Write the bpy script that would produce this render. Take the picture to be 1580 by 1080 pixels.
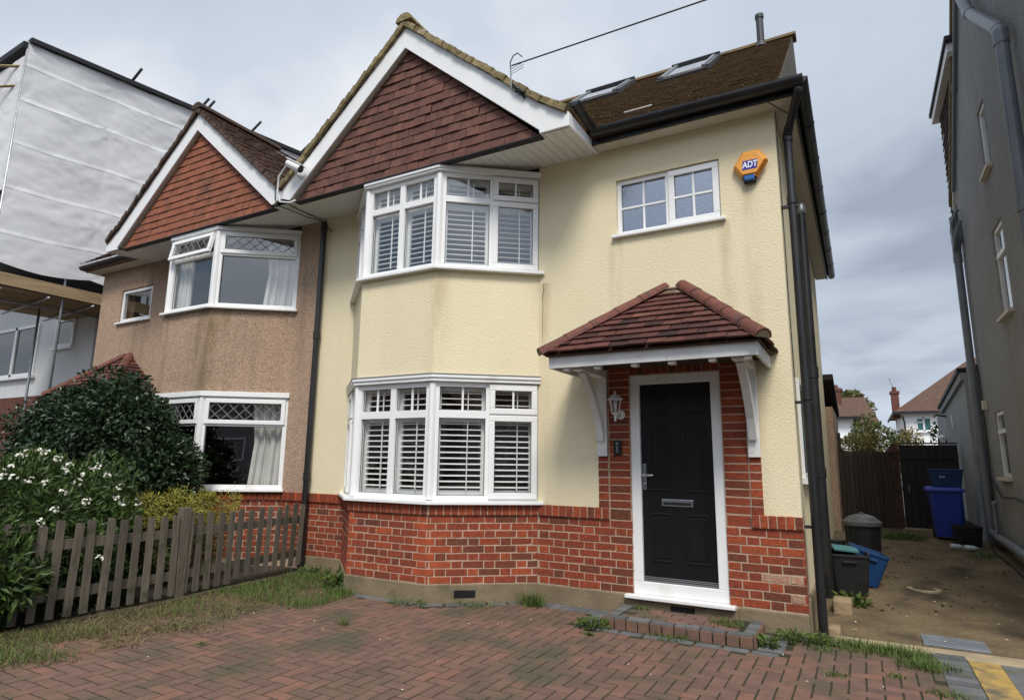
import bpy, bmesh, math, random
from mathutils import Vector, Matrix, noise
R = math.radians
random.seed(11)
for o in list(bpy.data.objects):
    bpy.data.objects.remove(o)
scene = bpy.context.scene
COL = scene.collection

# ------------------------------------------------------------ camera
CAM_F, CAM_YAW, CAM_PITCH, CAM_ROLL = 949.8882, .5112, .18, .0126
CAM_POS = Vector((.4811, -6.0028, 1.42))
_cy, _sy, _cp, _sp = math.cos(CAM_YAW), math.sin(CAM_YAW), math.cos(CAM_PITCH), math.sin(CAM_PITCH)
_f = Vector((-_sy*_cp, _cy*_cp, _sp)); _r = Vector((_cy, _sy, 0)); _u = _r.cross(_f)
_c, _s = math.cos(CAM_ROLL), math.sin(CAM_ROLL)
CAM_R = _c*_r + _s*_u; CAM_U = -_s*_r + _c*_u; CAM_FW = _f
cd = bpy.data.cameras.new('camera'); cam = bpy.data.objects.new('camera', cd); COL.objects.link(cam)
cd.sensor_fit = 'HORIZONTAL'; cd.sensor_width = 36; cd.lens = CAM_F/1580*36; cd.clip_end = 2000; cd.clip_start = .05
m = Matrix((CAM_R, CAM_U, -CAM_FW)).transposed().to_4x4(); m.translation = CAM_POS
cam.matrix_world = m
scene.camera = cam

# ------------------------------------------------------------ light
SUN_AZ = R(152)      # clockwise from +Y: behind the camera, to its right
SUN_EL = R(52)
w = bpy.data.worlds.new('World'); scene.world = w; w.use_nodes = True
nt = w.node_tree; nt.nodes.clear()
def wn(t, **k):
    n = nt.nodes.new(t)
    for a, b in k.items(): setattr(n, a, b)
    return n
L = nt.links.new
out = wn('ShaderNodeOutputWorld'); bg = wn('ShaderNodeBackground'); bg.inputs[1].default_value = .1
sky = wn('ShaderNodeTexSky', sky_type='NISHITA', sun_disc=False, sun_elevation=SUN_EL, sun_rotation=SUN_AZ, air_density=1.2, dust_density=1.5)
tc = wn('ShaderNodeTexCoord'); sep = wn('ShaderNodeSeparateXYZ'); L(tc.outputs['Generated'], sep.inputs[0])
ab = wn('ShaderNodeMath', operation='ABSOLUTE'); L(sep.outputs[2], ab.inputs[0])
ad = wn('ShaderNodeMath', operation='ADD'); ad.inputs[1].default_value = .16; L(ab.outputs[0], ad.inputs[0])
dx = wn('ShaderNodeMath', operation='DIVIDE'); L(sep.outputs[0], dx.inputs[0]); L(ad.outputs[0], dx.inputs[1])
dy = wn('ShaderNodeMath', operation='DIVIDE'); L(sep.outputs[1], dy.inputs[0]); L(ad.outputs[0], dy.inputs[1])
cb = wn('ShaderNodeCombineXYZ'); L(dx.outputs[0], cb.inputs[0]); L(dy.outputs[0], cb.inputs[1])
mp = wn('ShaderNodeMapping'); mp.inputs['Location'].default_value = (1.5, 8.2, 4.4); L(cb.outputs[0], mp.inputs[0])
n1 = wn('ShaderNodeTexNoise'); n1.inputs['Scale'].default_value = .95; n1.inputs['Detail'].default_value = 7; n1.inputs['Roughness'].default_value = .5; n1.inputs['Distortion'].default_value = .25
L(mp.outputs[0], n1.inputs['Vector'])
rmp = wn('ShaderNodeValToRGB'); e = rmp.color_ramp.elements
e[0].position = .33; e[0].color = (2.9, 3.4, 4.2, 1); e[1].position = .70; e[1].color = (7.4, 7.5, 7.8, 1)
k = e.new(.45); k.color = (4.4, 4.95, 5.8, 1); k = e.new(.56); k.color = (5.0, 5.55, 6.4, 1)
L(n1.outputs[0], rmp.inputs[0])
n2 = wn('ShaderNodeTexNoise'); n2.inputs['Scale'].default_value = .5; n2.inputs['Detail'].default_value = 4
mp2 = wn('ShaderNodeMapping'); mp2.inputs['Location'].default_value = (2.3, 7.2, 5.0); L(cb.outputs[0], mp2.inputs[0]); L(mp2.outputs[0], n2.inputs['Vector'])
cov = wn('ShaderNodeValToRGB'); cov.color_ramp.elements[0].position = .37; cov.color_ramp.elements[1].position = .46
cov.color_ramp.elements[0].color = (.04,)*3+(1,); cov.color_ramp.elements[1].color = (1,)*3+(1,)
L(n2.outputs[0], cov.inputs[0])
vm = wn('ShaderNodeVectorMath', operation='DOT_PRODUCT'); L(tc.outputs['Generated'], vm.inputs[0]); vm.inputs[1].default_value = (math.sin(SUN_AZ)*math.cos(SUN_EL), math.cos(SUN_AZ)*math.cos(SUN_EL), math.sin(SUN_EL))
gl = wn('ShaderNodeMath', operation='MAXIMUM'); gl.inputs[1].default_value = 0; L(vm.outputs['Value'], gl.inputs[0])
gp = wn('ShaderNodeMath', operation='POWER'); gp.inputs[1].default_value = 5; L(gl.outputs[0], gp.inputs[0])
gm = wn('ShaderNodeMath', operation='MULTIPLY_ADD'); gm.inputs[1].default_value = 1.9; gm.inputs[2].default_value = 1; L(gp.outputs[0], gm.inputs[0])
cs = wn('ShaderNodeVectorMath', operation='SCALE'); L(rmp.outputs[0], cs.inputs[0]); L(gm.outputs[0], cs.inputs['Scale'])
mx = wn('ShaderNodeMix', data_type='RGBA'); L(cov.outputs[0], mx.inputs['Factor']); L(sky.outputs[0], mx.inputs[6]); L(cs.outputs[0], mx.inputs[7])
L(mx.outputs[2], bg.inputs[0]); L(bg.outputs[0], out.inputs[0])

sd = bpy.data.lights.new('sun', 'SUN'); sun = bpy.data.objects.new('sun', sd); COL.objects.link(sun)
sd.energy = 2.3; sd.angle = R(18); sd.color = (1, .945, .855)
sv = Vector((math.sin(SUN_AZ)*math.cos(SUN_EL), math.cos(SUN_AZ)*math.cos(SUN_EL), math.sin(SUN_EL)))
sun.rotation_euler = (-sv).to_track_quat('-Z', 'Y').to_euler(); sun.location = sv*60

scene.view_settings.view_transform = 'Standard'; scene.view_settings.look = 'None'
scene.view_settings.gamma = 1; scene.view_settings.exposure = .30; scene.view_settings.use_curve_mapping = False
scene.render.engine = 'CYCLES'
scene.cycles.max_bounces = 7; scene.cycles.transparent_max_bounces = 16

# ------------------------------------------------------------ materials
def material(name, c1, c2=None, scale=6., rough=.8, bump=None, rnd=0., island=False, spec=.35, metal=0., ramp=None, detail=5., lo=.35, hi=.65, spots=None, streak=None, stretch=None):
    """procedural surface: two colours by world-space noise, per-object (or per-island) colour steps, bump"""
    m = bpy.data.materials.new(name); m.use_nodes = True
    t = m.node_tree; N = t.nodes; b = N['Principled BSDF']; LK = t.links.new
    b.inputs['Roughness'].default_value = rough; b.inputs['Specular IOR Level'].default_value = spec; b.inputs['Metallic'].default_value = metal
    geo = N.new('ShaderNodeNewGeometry'); pos = geo.outputs['Position']
    if stretch:
        mpn = N.new('ShaderNodeMapping'); mpn.inputs['Scale'].default_value = stretch; LK(pos, mpn.inputs[0]); pos = mpn.outputs[0]
    nz = N.new('ShaderNodeTexNoise'); nz.inputs['Scale'].default_value = scale; nz.inputs['Detail'].default_value = detail; LK(pos, nz.inputs['Vector'])
    mr = N.new('ShaderNodeMapRange'); mr.inputs[1].default_value = lo; mr.inputs[2].default_value = hi; LK(nz.outputs[0], mr.inputs[0])
    mix = N.new('ShaderNodeMix'); mix.data_type = 'RGBA'; LK(mr.outputs[0], mix.inputs['Factor'])
    mix.inputs[6].default_value = (*c1, 1); mix.inputs[7].default_value = (*(c2 or c1), 1)
    col = mix.outputs[2]
    if ramp or rnd:
        if island: rv = geo.outputs['Random Per Island']
        else:
            oi = N.new('ShaderNodeObjectInfo'); rv = oi.outputs['Random']
        if ramp:
            cr = N.new('ShaderNodeValToRGB'); cr.color_ramp.interpolation = 'LINEAR'
            el = cr.color_ramp.elements
            el[0].position = ramp[0][0]; el[0].color = (*ramp[0][1], 1); el[1].position = ramp[-1][0]; el[1].color = (*ramp[-1][1], 1)
            for p, c in ramp[1:-1]: q = el.new(p); q.color = (*c, 1)
            LK(rv, cr.inputs[0])
            mm = N.new('ShaderNodeMix'); mm.data_type = 'RGBA'; mm.blend_type = 'MULTIPLY'; mm.inputs['Factor'].default_value = 1
            LK(cr.outputs[0], mm.inputs[6]); LK(col, mm.inputs[7]); col = mm.outputs[2]
        if rnd:
            hs = N.new('ShaderNodeHueSaturation'); r2 = N.new('ShaderNodeMapRange'); r2.inputs[3].default_value = 1-rnd; r2.inputs[4].default_value = 1+rnd
            LK(rv, r2.inputs[0]); LK(r2.outputs[0], hs.inputs['Value']); LK(col, hs.inputs['Color']); col = hs.outputs[0]
    if spots:      # (colour, scale, low, high)
        sc, ss, s0, s1 = spots
        n3 = N.new('ShaderNodeTexNoise'); n3.inputs['Scale'].default_value = ss; n3.inputs['Detail'].default_value = 4; LK(geo.outputs['Position'], n3.inputs['Vector'])
        m3 = N.new('ShaderNodeMapRange'); m3.inputs[1].default_value = s0; m3.inputs[2].default_value = s1; LK(n3.outputs[0], m3.inputs[0])
        x3 = N.new('ShaderNodeMix'); x3.data_type = 'RGBA'; LK(m3.outputs[0], x3.inputs['Factor']); LK(col, x3.inputs[6]); x3.inputs[7].default_value = (*sc, 1); col = x3.outputs[2]
    if streak:     # vertical weather streaks (colour, strength)
        sc, st = streak
        mp_ = N.new('ShaderNodeMapping'); mp_.inputs['Scale'].default_value = (5, 5, .35); LK(geo.outputs['Position'], mp_.inputs[0])
        n4 = N.new('ShaderNodeTexNoise'); n4.inputs['Scale'].default_value = 1.; n4.inputs['Detail'].default_value = 5; LK(mp_.outputs[0], n4.inputs['Vector'])
        m4 = N.new('ShaderNodeMapRange'); m4.inputs[1].default_value = .5; m4.inputs[2].default_value = .8; m4.inputs[4].default_value = st; LK(n4.outputs[0], m4.inputs[0])
        x4 = N.new('ShaderNodeMix'); x4.data_type = 'RGBA'; LK(m4.outputs[0], x4.inputs['Factor']); LK(col, x4.inputs[6]); x4.inputs[7].default_value = (*sc, 1); col = x4.outputs[2]
    LK(col, b.inputs['Base Color'])
    if bump:
        bs, bd = bump
        n5 = N.new('ShaderNodeTexNoise'); n5.inputs['Scale'].default_value = bs; n5.inputs['Detail'].default_value = 4; LK(pos, n5.inputs['Vector'])
        bp = N.new('ShaderNodeBump'); bp.inputs['Strength'].default_value = 1; bp.inputs['Distance'].default_value = bd
        LK(n5.outputs[0], bp.inputs['Height']); LK(bp.outputs[0], b.inputs['Normal'])
    return m

def glass(name, base=.10, ior=1.6, tint=(.86, .90, .90), rough=0., wave=None):
    m = bpy.data.materials.new(name); m.use_nodes = True
    t = m.node_tree; N = t.nodes; N.clear(); LK = t.links.new
    o = N.new('ShaderNodeOutputMaterial'); g = N.new('ShaderNodeBsdfGlossy'); g.inputs['Roughness'].default_value = rough; g.inputs['Color'].default_value = (.78, .86, 1, 1) if wave else (1, 1, 1, 1)
    tr = N.new('ShaderNodeBsdfTransparent'); tr.inputs[0].default_value = (*tint, 1)
    fr = N.new('ShaderNodeLayerWeight'); fr.inputs[0].default_value = .5
    pw = N.new('ShaderNodeMath'); pw.operation = 'POWER'; pw.inputs[1].default_value = 4.5; LK(fr.outputs['Facing'], pw.inputs[0])
    a = N.new('ShaderNodeMath'); a.operation = 'MULTIPLY_ADD'; a.use_clamp = True; a.inputs[1].default_value = 1-base; a.inputs[2].default_value = base; LK(pw.outputs[0], a.inputs[0])
    mx = N.new('ShaderNodeMixShader'); LK(a.outputs[0], mx.inputs[0]); LK(tr.outputs[0], mx.inputs[1]); LK(g.outputs[0], mx.inputs[2]); LK(mx.outputs[0], o.inputs[0])
    geo = N.new('ShaderNodeNewGeometry'); nz = N.new('ShaderNodeTexNoise'); bp = N.new('ShaderNodeBump')
    nz.inputs['Scale'].default_value = wave[0] if wave else 1.3; nz.inputs['Detail'].default_value = 2 if wave else 1
    bp.inputs['Distance'].default_value = wave[1] if wave else .004
    LK(geo.outputs['Position'], nz.inputs['Vector']); LK(nz.outputs[0], bp.inputs['Height']); LK(bp.outputs[0], g.inputs['Normal']); LK(bp.outputs[0], fr.inputs['Normal'])
    return m

def roughcast(name, c1, c2, cell, dist, speck=None, streak=None, spots=None):
    """render / pebbledash: voronoi pebbles for relief, noise for tone"""
    m = material(name, c1, c2, scale=1.2, rough=.92, spec=.15, streak=streak, spots=spots, lo=.3, hi=.7)
    t = m.node_tree; N = t.nodes; LK = t.links.new; b = N['Principled BSDF']
    geo = N.new('ShaderNodeNewGeometry')
    v = N.new('ShaderNodeTexNoise'); v.inputs['Scale'].default_value = cell; v.inputs['Detail'].default_value = 3; v.inputs['Roughness'].default_value = .6; LK(geo.outputs['Position'], v.inputs['Vector'])
    h = v.outputs[0]
    if speck:
        vo = N.new('ShaderNodeTexVoronoi'); vo.inputs['Scale'].default_value = speck[0]; LK(geo.outputs['Position'], vo.inputs['Vector'])
        cr = N.new('ShaderNodeValToRGB'); cr.color_ramp.interpolation = 'CONSTANT'; el = cr.color_ramp.elements
        sx = N.new('ShaderNodeSeparateColor'); LK(vo.outputs['Color'], sx.inputs[0]); LK(sx.outputs[0], cr.inputs[0])
        cols = speck[1]; el[0].position = 0; el[0].color = (*cols[0], 1); el[1].position = 1/len(cols); el[1].color = (*cols[1], 1)
        for i, c in enumerate(cols[2:]): q = el.new((i+2)/len(cols)); q.color = (*c, 1)
        src = b.inputs['Base Color'].links[0].from_socket
        mm = N.new('ShaderNodeMix'); mm.data_type = 'RGBA'; mm.blend_type = 'MULTIPLY'; mm.inputs['Factor'].default_value = 1
        LK(src, mm.inputs[6]); LK(cr.outputs[0], mm.inputs[7]); LK(mm.outputs[2], b.inputs['Base Color'])
        sb = N.new('ShaderNodeMath'); sb.operation = 'SUBTRACT'; sb.inputs[0].default_value = 1; LK(vo.outputs['Distance'], sb.inputs[1]); h = sb.outputs[0]
    bp = N.new('ShaderNodeBump'); bp.inputs['Distance'].default_value = dist; LK(h, bp.inputs['Height']); LK(bp.outputs[0], b.inputs['Normal'])
    return m

M = {}
M['cream'] = roughcast('cream_roughcast', (.80, .705, .485), (.765, .67, .455), 52, .0065, streak=((.60, .51, .34), .12))
M['dash'] = roughcast('pink_pebbledash', (.455, .328, .242), (.395, .285, .21), 60, .007, speck=(95, [(1.14, 1.12, 1.1), (.88, .86, .84), (1.04, 1.0, .97), (.66, .62, .58), (1.25, 1.22, 1.18)]), streak=((.20, .15, .085), .5))
M['grey_dash'] = roughcast('grey_pebbledash', (.40, .395, .385), (.35, .345, .34), 45, .012, speck=(80, [(1.1, 1.1, 1.1), (.9, .9, .9), (1.03, 1.03, 1.03), (.82, .82, .82)]), streak=((.20, .20, .20), .22))
M['white_render'] = roughcast('white_render', (.74, .74, .73), (.66, .66, .66), 30, .008, streak=((.4, .4, .38), .3))
M['grey_render'] = roughcast('grey_render', (.36, .38, .385), (.30, .315, .32), 30, .006, streak=((.2, .21, .2), .35))
def corner_stain(m, x0, z0, z1, col, wd=.30):
    t = m.node_tree; N = t.nodes; LK = t.links.new; b = N['Principled BSDF']; src = b.inputs['Base Color'].links[0].from_socket
    geo = N.new('ShaderNodeNewGeometry'); sx = N.new('ShaderNodeSeparateXYZ'); LK(geo.outputs['Position'], sx.inputs[0])
    def mth(op, a, v):
        n = N.new('ShaderNodeMath'); n.operation = op; LK(a, n.inputs[0])
        if hasattr(v, 'node'): LK(v, n.inputs[1])
        else: n.inputs[1].default_value = v
        return n.outputs[0]
    ax = mth('ABSOLUTE', mth('SUBTRACT', sx.outputs[0], x0), 0)
    nz = N.new('ShaderNodeTexNoise'); nz.inputs['Scale'].default_value = 6; mpn = N.new('ShaderNodeMapping'); mpn.inputs['Scale'].default_value = (1, 1, .25); LK(geo.outputs['Position'], mpn.inputs[0]); LK(mpn.outputs[0], nz.inputs['Vector'])
    rx = N.new('ShaderNodeMapRange'); rx.inputs[1].default_value = wd; rx.inputs[2].default_value = .02; LK(ax, rx.inputs[0])
    rz = N.new('ShaderNodeMapRange'); rz.inputs[1].default_value = z0; rz.inputs[2].default_value = z1; rz.inputs[3].default_value = .45; LK(sx.outputs[2], rz.inputs[0])
    gt = mth('LESS_THAN', sx.outputs[2], z1)
    rn = N.new('ShaderNodeMapRange'); rn.inputs[1].default_value = .35; rn.inputs[2].default_value = .65; LK(nz.outputs[0], rn.inputs[0])
    f = mth('MULTIPLY', mth('MULTIPLY', mth('MULTIPLY', rx.outputs[0], rz.outputs[0]), gt), rn.outputs[0])
    mm = N.new('ShaderNodeMix'); mm.data_type = 'RGBA'; LK(f, mm.inputs['Factor']); LK(src, mm.inputs[6]); mm.inputs[7].default_value = (*col, 1); LK(mm.outputs[2], b.inputs['Base Color'])
corner_stain(M['cream'], -1.64, 3.35, 3.79, (.50, .41, .25), .10); corner_stain(M['cream'], -.50, 3.3, 3.79, (.50, .41, .25), .10); corner_stain(M['cream'], -3.45, 2.6, 3.51, (.56, .47, .30), .16); corner_stain(M['cream'], -2.5, 2.2, 3.4, (.56, .46, .29), .12)
corner_stain(M['cream'], -.28, 3.5, 4.1, (.56, .47, .30), .10)
corner_stain(M['dash'], -7.42, 2.3, 3.51, (.13, .095, .035))
BR = [(0, (.56, .90, 1.05)), (.13, (.68, .88, .95)), (.22, (.88, .92, .95)), (.5, (1.0, 1, 1)), (.8, (1.12, 1.1, 1.0)), (1, (1.4, 1.45, 1.15))]
M['brick'] = material('red_brick', (.290, .058, .025), (.185, .041, .022), 34, .88, (55, .006), ramp=BR, spots=((.12, .055, .04), 9, .62, .75))
M['brick_stuff'] = material('red_brick_joined', (.290, .058, .025), (.185, .041, .022), 34, .88, (55, .006), ramp=BR, island=True, spots=((.12, .055, .04), 9, .62, .75))
M['brick_worn'] = material('spalled_brick', (.42, .18, .12), (.40, .29, .20), 22, .95, (40, .012), rnd=.15)
M['brick_orange'] = material('orange_corner_brick', (.37, .075, .026), (.28, .060, .024), 12, .85, (70, .0035), rnd=.12)
M['brick_dark'] = material('sooty_brick', (.085, .045, .035), (.06, .035, .03), 12, .9, (70, .0035), rnd=.2)
M['mortar'] = material('pale_mortar', (.50, .365, .265), (.37, .27, .195), 16, .95, (90, .004))
M['plinth'] = material('sand_cement_plinth', (.235, .18, .112), (.185, .14, .088), 4, .9, (35, .006), streak=((.10, .08, .05), .4), spots=((.10, .105, .05), 3, .6, .75))
M['upvc'] = material('white_upvc', (.84, .84, .83), (.80, .80, .79), 3, .32, spec=.5, spots=((.62, .60, .55), 2.2, .66, .85))
M['soffit'] = material('white_soffit_board', (.76, .75, .72), (.70, .69, .65), 2, .45, spec=.4)
M['cream_paint'] = material('cream_fascia_paint', (.66, .60, .50), (.58, .52, .43), 4, .6)
M['white_paint'] = material('old_white_paint', (.76, .755, .735), (.66, .65, .63), 5, .6, (60, .001), spots=((.42, .38, .33), 8, .66, .8))
M['hung'] = material('brown_hung_tile', (.158, .070, .050), (.115, .052, .040), 14, .8, (60, .003), rnd=.20, spots=((.26, .14, .11), 25, .70, .78))
M['hung_n'] = material('orange_hung_tile', (.30, .105, .058), (.225, .082, .048), 9, .85, (60, .003), rnd=.10, spots=((.13, .065, .045), 3.2, .52, .75))
CT = [(0, (.35, .40, .48)), (.2, (.55, .55, .58)), (.5, (.95, .9, .85)), (.9, (1.1, 1.1, 1.05)), (.97, (1.25, 1.25, 1.15)), (1, (1.6, 1.8, 1.5))]
M['clay'] = material('red_clay_tile', (.118, .043, .033), (.082, .033, .027), 12, .8, (50, .004), ramp=CT, spots=((.5, .46, .42), 34, .74, .78))
M['clay_hip'] = material('red_clay_hip_tile', (.165, .056, .038), (.105, .041, .031), 12, .75, (30, .006), rnd=.15, spots=((.07, .05, .045), 7, .55, .7))
M['rooftile'] = material('brown_mossy_roof_tile', (.17, .112, .064), (.13, .088, .05), 8, .9, (40, .006), rnd=.14, island=True, spots=((.165, .125, .055), 5, .5, .72))
M['rooftile_n'] = material('dark_brown_roof_tile', (.115, .062, .042), (.085, .046, .032), 8, .9, (40, .006), rnd=.2, island=True)
M['verge'] = material('mossy_verge_tile', (.26, .20, .11), (.16, .13, .055), 14, .95, (30, .012), rnd=.25, spots=((.42, .34, .23), 6, .6, .7))
M['verge_n'] = material('brown_verge_tile', (.085, .05, .038), (.06, .04, .03), 14, .95, (30, .01), rnd=.2)
M['blackpipe'] = material('black_plastic_pipe', (.012, .012, .013), (.02, .02, .021), 5, .38, (18, .0015), spec=.5)
M['ventpipe'] = material('dark_grey_pipe', (.05, .053, .057), rough=.5)
M['greypipe'] = material('grey_plastic_pipe', (.20, .215, .235), (.165, .18, .20), 4, .42, spec=.5)
M['door'] = material('black_composite_door', (.008, .008, .009), (.011, .011, .012), 8, .30, (160, .0004), spec=.32, stretch=(1, 1, .12))
M['chrome'] = material('chrome', (.75, .75, .76), rough=.12, metal=1)
M['alu'] = material('grey_aluminium', (.34, .36, .38), (.28, .30, .32), 4, .4, metal=.6)
M['darkframe'] = material('dark_grey_frame', (.055, .06, .065), rough=.4)
M['slat'] = material('white_shutter', (.84, .84, .82), rough=.45)
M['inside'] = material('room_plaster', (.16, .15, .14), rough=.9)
M['curtain'] = material('grey_white_curtain', (.66, .65, .61), (.58, .57, .54), 5, .95)
M['glass'] = glass('window_glass', .15, 1.55, (.96, .97, .97))
M['dark_pane'] = material('dark_pane', (.02, .024, .028), rough=.06, spec=.9)
M['old_board'] = material('weathered_board', (.115, .10, .08), (.09, .08, .065), 6, .9)
M['glass_obscure'] = glass('obscure_glass', .36, 1.55, (.20, .26, .36), .20, (45, .0022))
M['glass_lamp'] = glass('lamp_glass', .05, 1.45)
M['lead'] = material('lead_strip', (.20, .20, .205), rough=.55)
M['orange'] = material('orange_plastic', (.83, .36, .05), (.78, .33, .05), 5, .4, spec=.5)
M['orange_d'] = material('orange_plastic_grille', (.55, .20, .02), rough=.5)
M['blue_lens'] = material('blue_lens', (.012, .10, .33), rough=.15, spec=.6)
M['navy'] = material('navy_print', (.03, .03, .28), rough=.5)
M['print_white'] = material('white_print', (.85, .85, .86), rough=.5)
M['black'] = material('black_plastic', (.012, .012, .012), (.018, .018, .018), 9, .45)
PV = [(0, (.76, .80, .84)), (.15, (.87, .89, .90)), (.4, (.95, .97, .97)), (.75, (1.03, 1, 1)), (1, (1.16, 1.05, .98))]
M['paver'] = material('red_block_paver', (.195, .108, .080), (.150, .088, .066), 9, .93, (120, .003), ramp=PV, spots=((.085, .076, .046), 1.6, .47, .66), detail=9)
M['paver_stuff'] = material('red_block_paver_joined', (.195, .108, .080), (.150, .088, .066), 9, .93, (120, .003), ramp=PV, island=True, spots=((.085, .076, .046), 1.6, .47, .66), detail=9)
M['paver_grey'] = material('charcoal_block_paver', (.135, .135, .14), (.10, .105, .10), 7, .93, (120, .003), rnd=.2, spots=((.10, .10, .045), 2.5, .58, .72))
M['paver_yellow'] = material('ochre_concrete', (.44, .29, .08), (.36, .235, .075), 6, .9, (60, .004), spots=((.13, .115, .08), 5, .50, .68))
M['joint'] = material('mossy_joint', (.030, .034, .013), (.040, .034, .020), 9, .98, (60, .006))
M['soil'] = material('dark_soil', (.055, .042, .030), (.035, .028, .02), 5, .98, (12, .03))
M['ground'] = material('rough_ground', (.115, .105, .09), (.085, .08, .068), .7, .95, (10, .01))
M['tarmac'] = material('tarmac', (.06, .06, .062), (.05, .05, .05), 3, .9, (80, .004))
M['alley'] = material('stained_concrete_path', (.175, .128, .072), (.112, .081, .045), 3.2, .97, (22, .03), spots=((.045, .035, .024), 1.5, .54, .68), detail=10)
M['concrete'] = material('pale_concrete', (.40, .32, .20), (.30, .24, .15), 5, .95, (50, .006), spots=((.12, .11, .05), 4, .62, .76))
M['wood_fence'] = material('weathered_picket_wood', (.155, .130, .098), (.095, .081, .062), 6, .95, (30, .004), rnd=.25, stretch=(6, 6, .6), spots=((.06, .065, .035), 5, .58, .72))
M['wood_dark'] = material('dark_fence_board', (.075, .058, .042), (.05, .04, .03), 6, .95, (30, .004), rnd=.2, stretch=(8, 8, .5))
M['gate'] = material('black_gate_paint', (.014, .012, .011), (.02, .017, .015), 7, .6, (20, .002))
M['scaffold'] = material('galvanised_tube', (.42, .43, .44), (.30, .31, .32), 9, .45, metal=.7)
M['scaffold_rust'] = material('rusty_tube', (.33, .26, .13), (.22, .16, .08), 8, .6, metal=.4)
M['board'] = material('scaffold_board', (.36, .255, .145), (.25, .18, .10), 5, .9, (25, .004), rnd=.2, stretch=(1, .3, 4))
M['sheet'] = material('white_debris_sheet', (.90, .90, .90), (.85, .85, .855), 1.2, .6, (7, .004), spec=.25)
def add_translucent(m, f, col):
    t = m.node_tree; N = t.nodes; o = [n for n in N if n.type == 'OUTPUT_MATERIAL'][0]; b = N['Principled BSDF']
    tl = N.new('ShaderNodeBsdfTranslucent'); tl.inputs[0].default_value = (*col, 1); mx = N.new('ShaderNodeMixShader'); mx.inputs[0].default_value = f
    t.links.new(b.outputs[0], mx.inputs[1]); t.links.new(tl.outputs[0], mx.inputs[2]); t.links.new(mx.outputs[0], o.inputs[0])
add_translucent(M['sheet'], .30, (.85, .86, .88))
M['sheet_band'] = material('sheet_eyelet_band', (.84, .84, .84), rough=.5)
M['rust_roof'] = material('black_roof_edge', (.018, .018, .02), rough=.6)
M['blue_bin'] = material('blue_bin_plastic', (.022, .05, .36), (.018, .042, .31), 3, .42, spec=.5)
M['blue_box'] = material('dark_blue_box_plastic', (.012, .04, .12), rough=.5)
M['blue_light'] = material('bright_blue_plastic', (.008, .050, .15), rough=.5)
M['teal'] = material('teal_plastic', (.05, .17, .17), rough=.5)
M['bin_dark'] = material('charcoal_bin_plastic', (.012, .0125, .013), (.018, .0185, .019), 5, .5)
M['bin_lid'] = material('grey_bin_lid', (.085, .09, .092), rough=.45)
M['block'] = material('old_concrete_block', (.34, .25, .15), (.26, .19, .12), 9, .97, (30, .01))
M['steel_plate'] = material('galvanised_cover_plate', (.26, .28, .30), (.20, .22, .235), 6, .5, metal=.5, bump=(60, .003))
M['roof_far'] = material('far_brown_roof', (.125, .072, .05), (.095, .056, .04), 5, .9, (12, .02))
M['white_far'] = material('far_white_wall', (.90, .90, .90), rough=.9)
M['far_pane'] = material('far_teal_pane', (.06, .17, .17), rough=.1, spec=.8)
M['chimney'] = material('chimney_brick', (.165, .066, .045), (.115, .05, .036), 8, .9, (30, .01))
def leafmat(name, a, b, rough=.5, spec=.4, trans=.0):
    m = material(name, a, b, 7, rough, rnd=.45, island=True, spec=spec)
    t = m.node_tree; N = t.nodes; bs = N['Principled BSDF']; o = [n for n in N if n.type == 'OUTPUT_MATERIAL'][0]
    tl = N.new('ShaderNodeBsdfTranslucent'); t.links.new(bs.inputs['Base Color'].links[0].from_socket, tl.inputs[0]); mx = N.new('ShaderNodeMixShader'); mx.inputs[0].default_value = .22
    t.links.new(bs.outputs[0], mx.inputs[1]); t.links.new(tl.outputs[0], mx.inputs[2]); t.links.new(mx.outputs[0], o.inputs[0])
    return m
M['leaf_dark'] = leafmat('glossy_dark_leaf', (.020, .040, .016), (.030, .058, .020), .38, .5)
M['leaf_rhodo'] = leafmat('rhododendron_leaf', (.050, .090, .022), (.080, .125, .030), .45, .4)
M['leaf_gold'] = leafmat('golden_conifer', (.34, .31, .055), (.25, .24, .045), .7)
M['leaf_mid'] = leafmat('mid_green_leaf', (.095, .125, .035), (.14, .15, .045), .6)
M['leaf_autumn'] = leafmat('yellowing_leaf', (.24, .19, .07), (.17, .15, .05), .7)
M['leaf_far'] = leafmat('far_tree_leaf', (.10, .11, .035), (.14, .13, .05), .7)
M['bark'] = material('bark', (.09, .07, .05), (.06, .045, .035), 9, .95, (20, .02))
M['grass_green'] = leafmat('weed_grass', (.075, .125, .028), (.12, .165, .038), .75)
M['grass_dry'] = leafmat('dry_grass', (.20, .165, .075), (.14, .125, .05), .9)
M['petal'] = material('white_petal', (.82, .82, .76), (.78, .74, .62), 30, .6, rnd=.06)
M['litter'] = material('fallen_petal', (.7, .68, .6), rough=.8)
M['rubber'] = material('black_cable', (.015, .015, .016), rough=.5)
M['white_cable'] = material('white_cable', (.7, .7, .69), rough=.5)
M['moss'] = material('green_moss', (.065, .085, .022), (.045, .06, .018), 14, .98, (40, .01))
M['bottle_plastic'] = material('clear_bottle', (.45, .52, .56), rough=.2, spec=.6)

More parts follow.
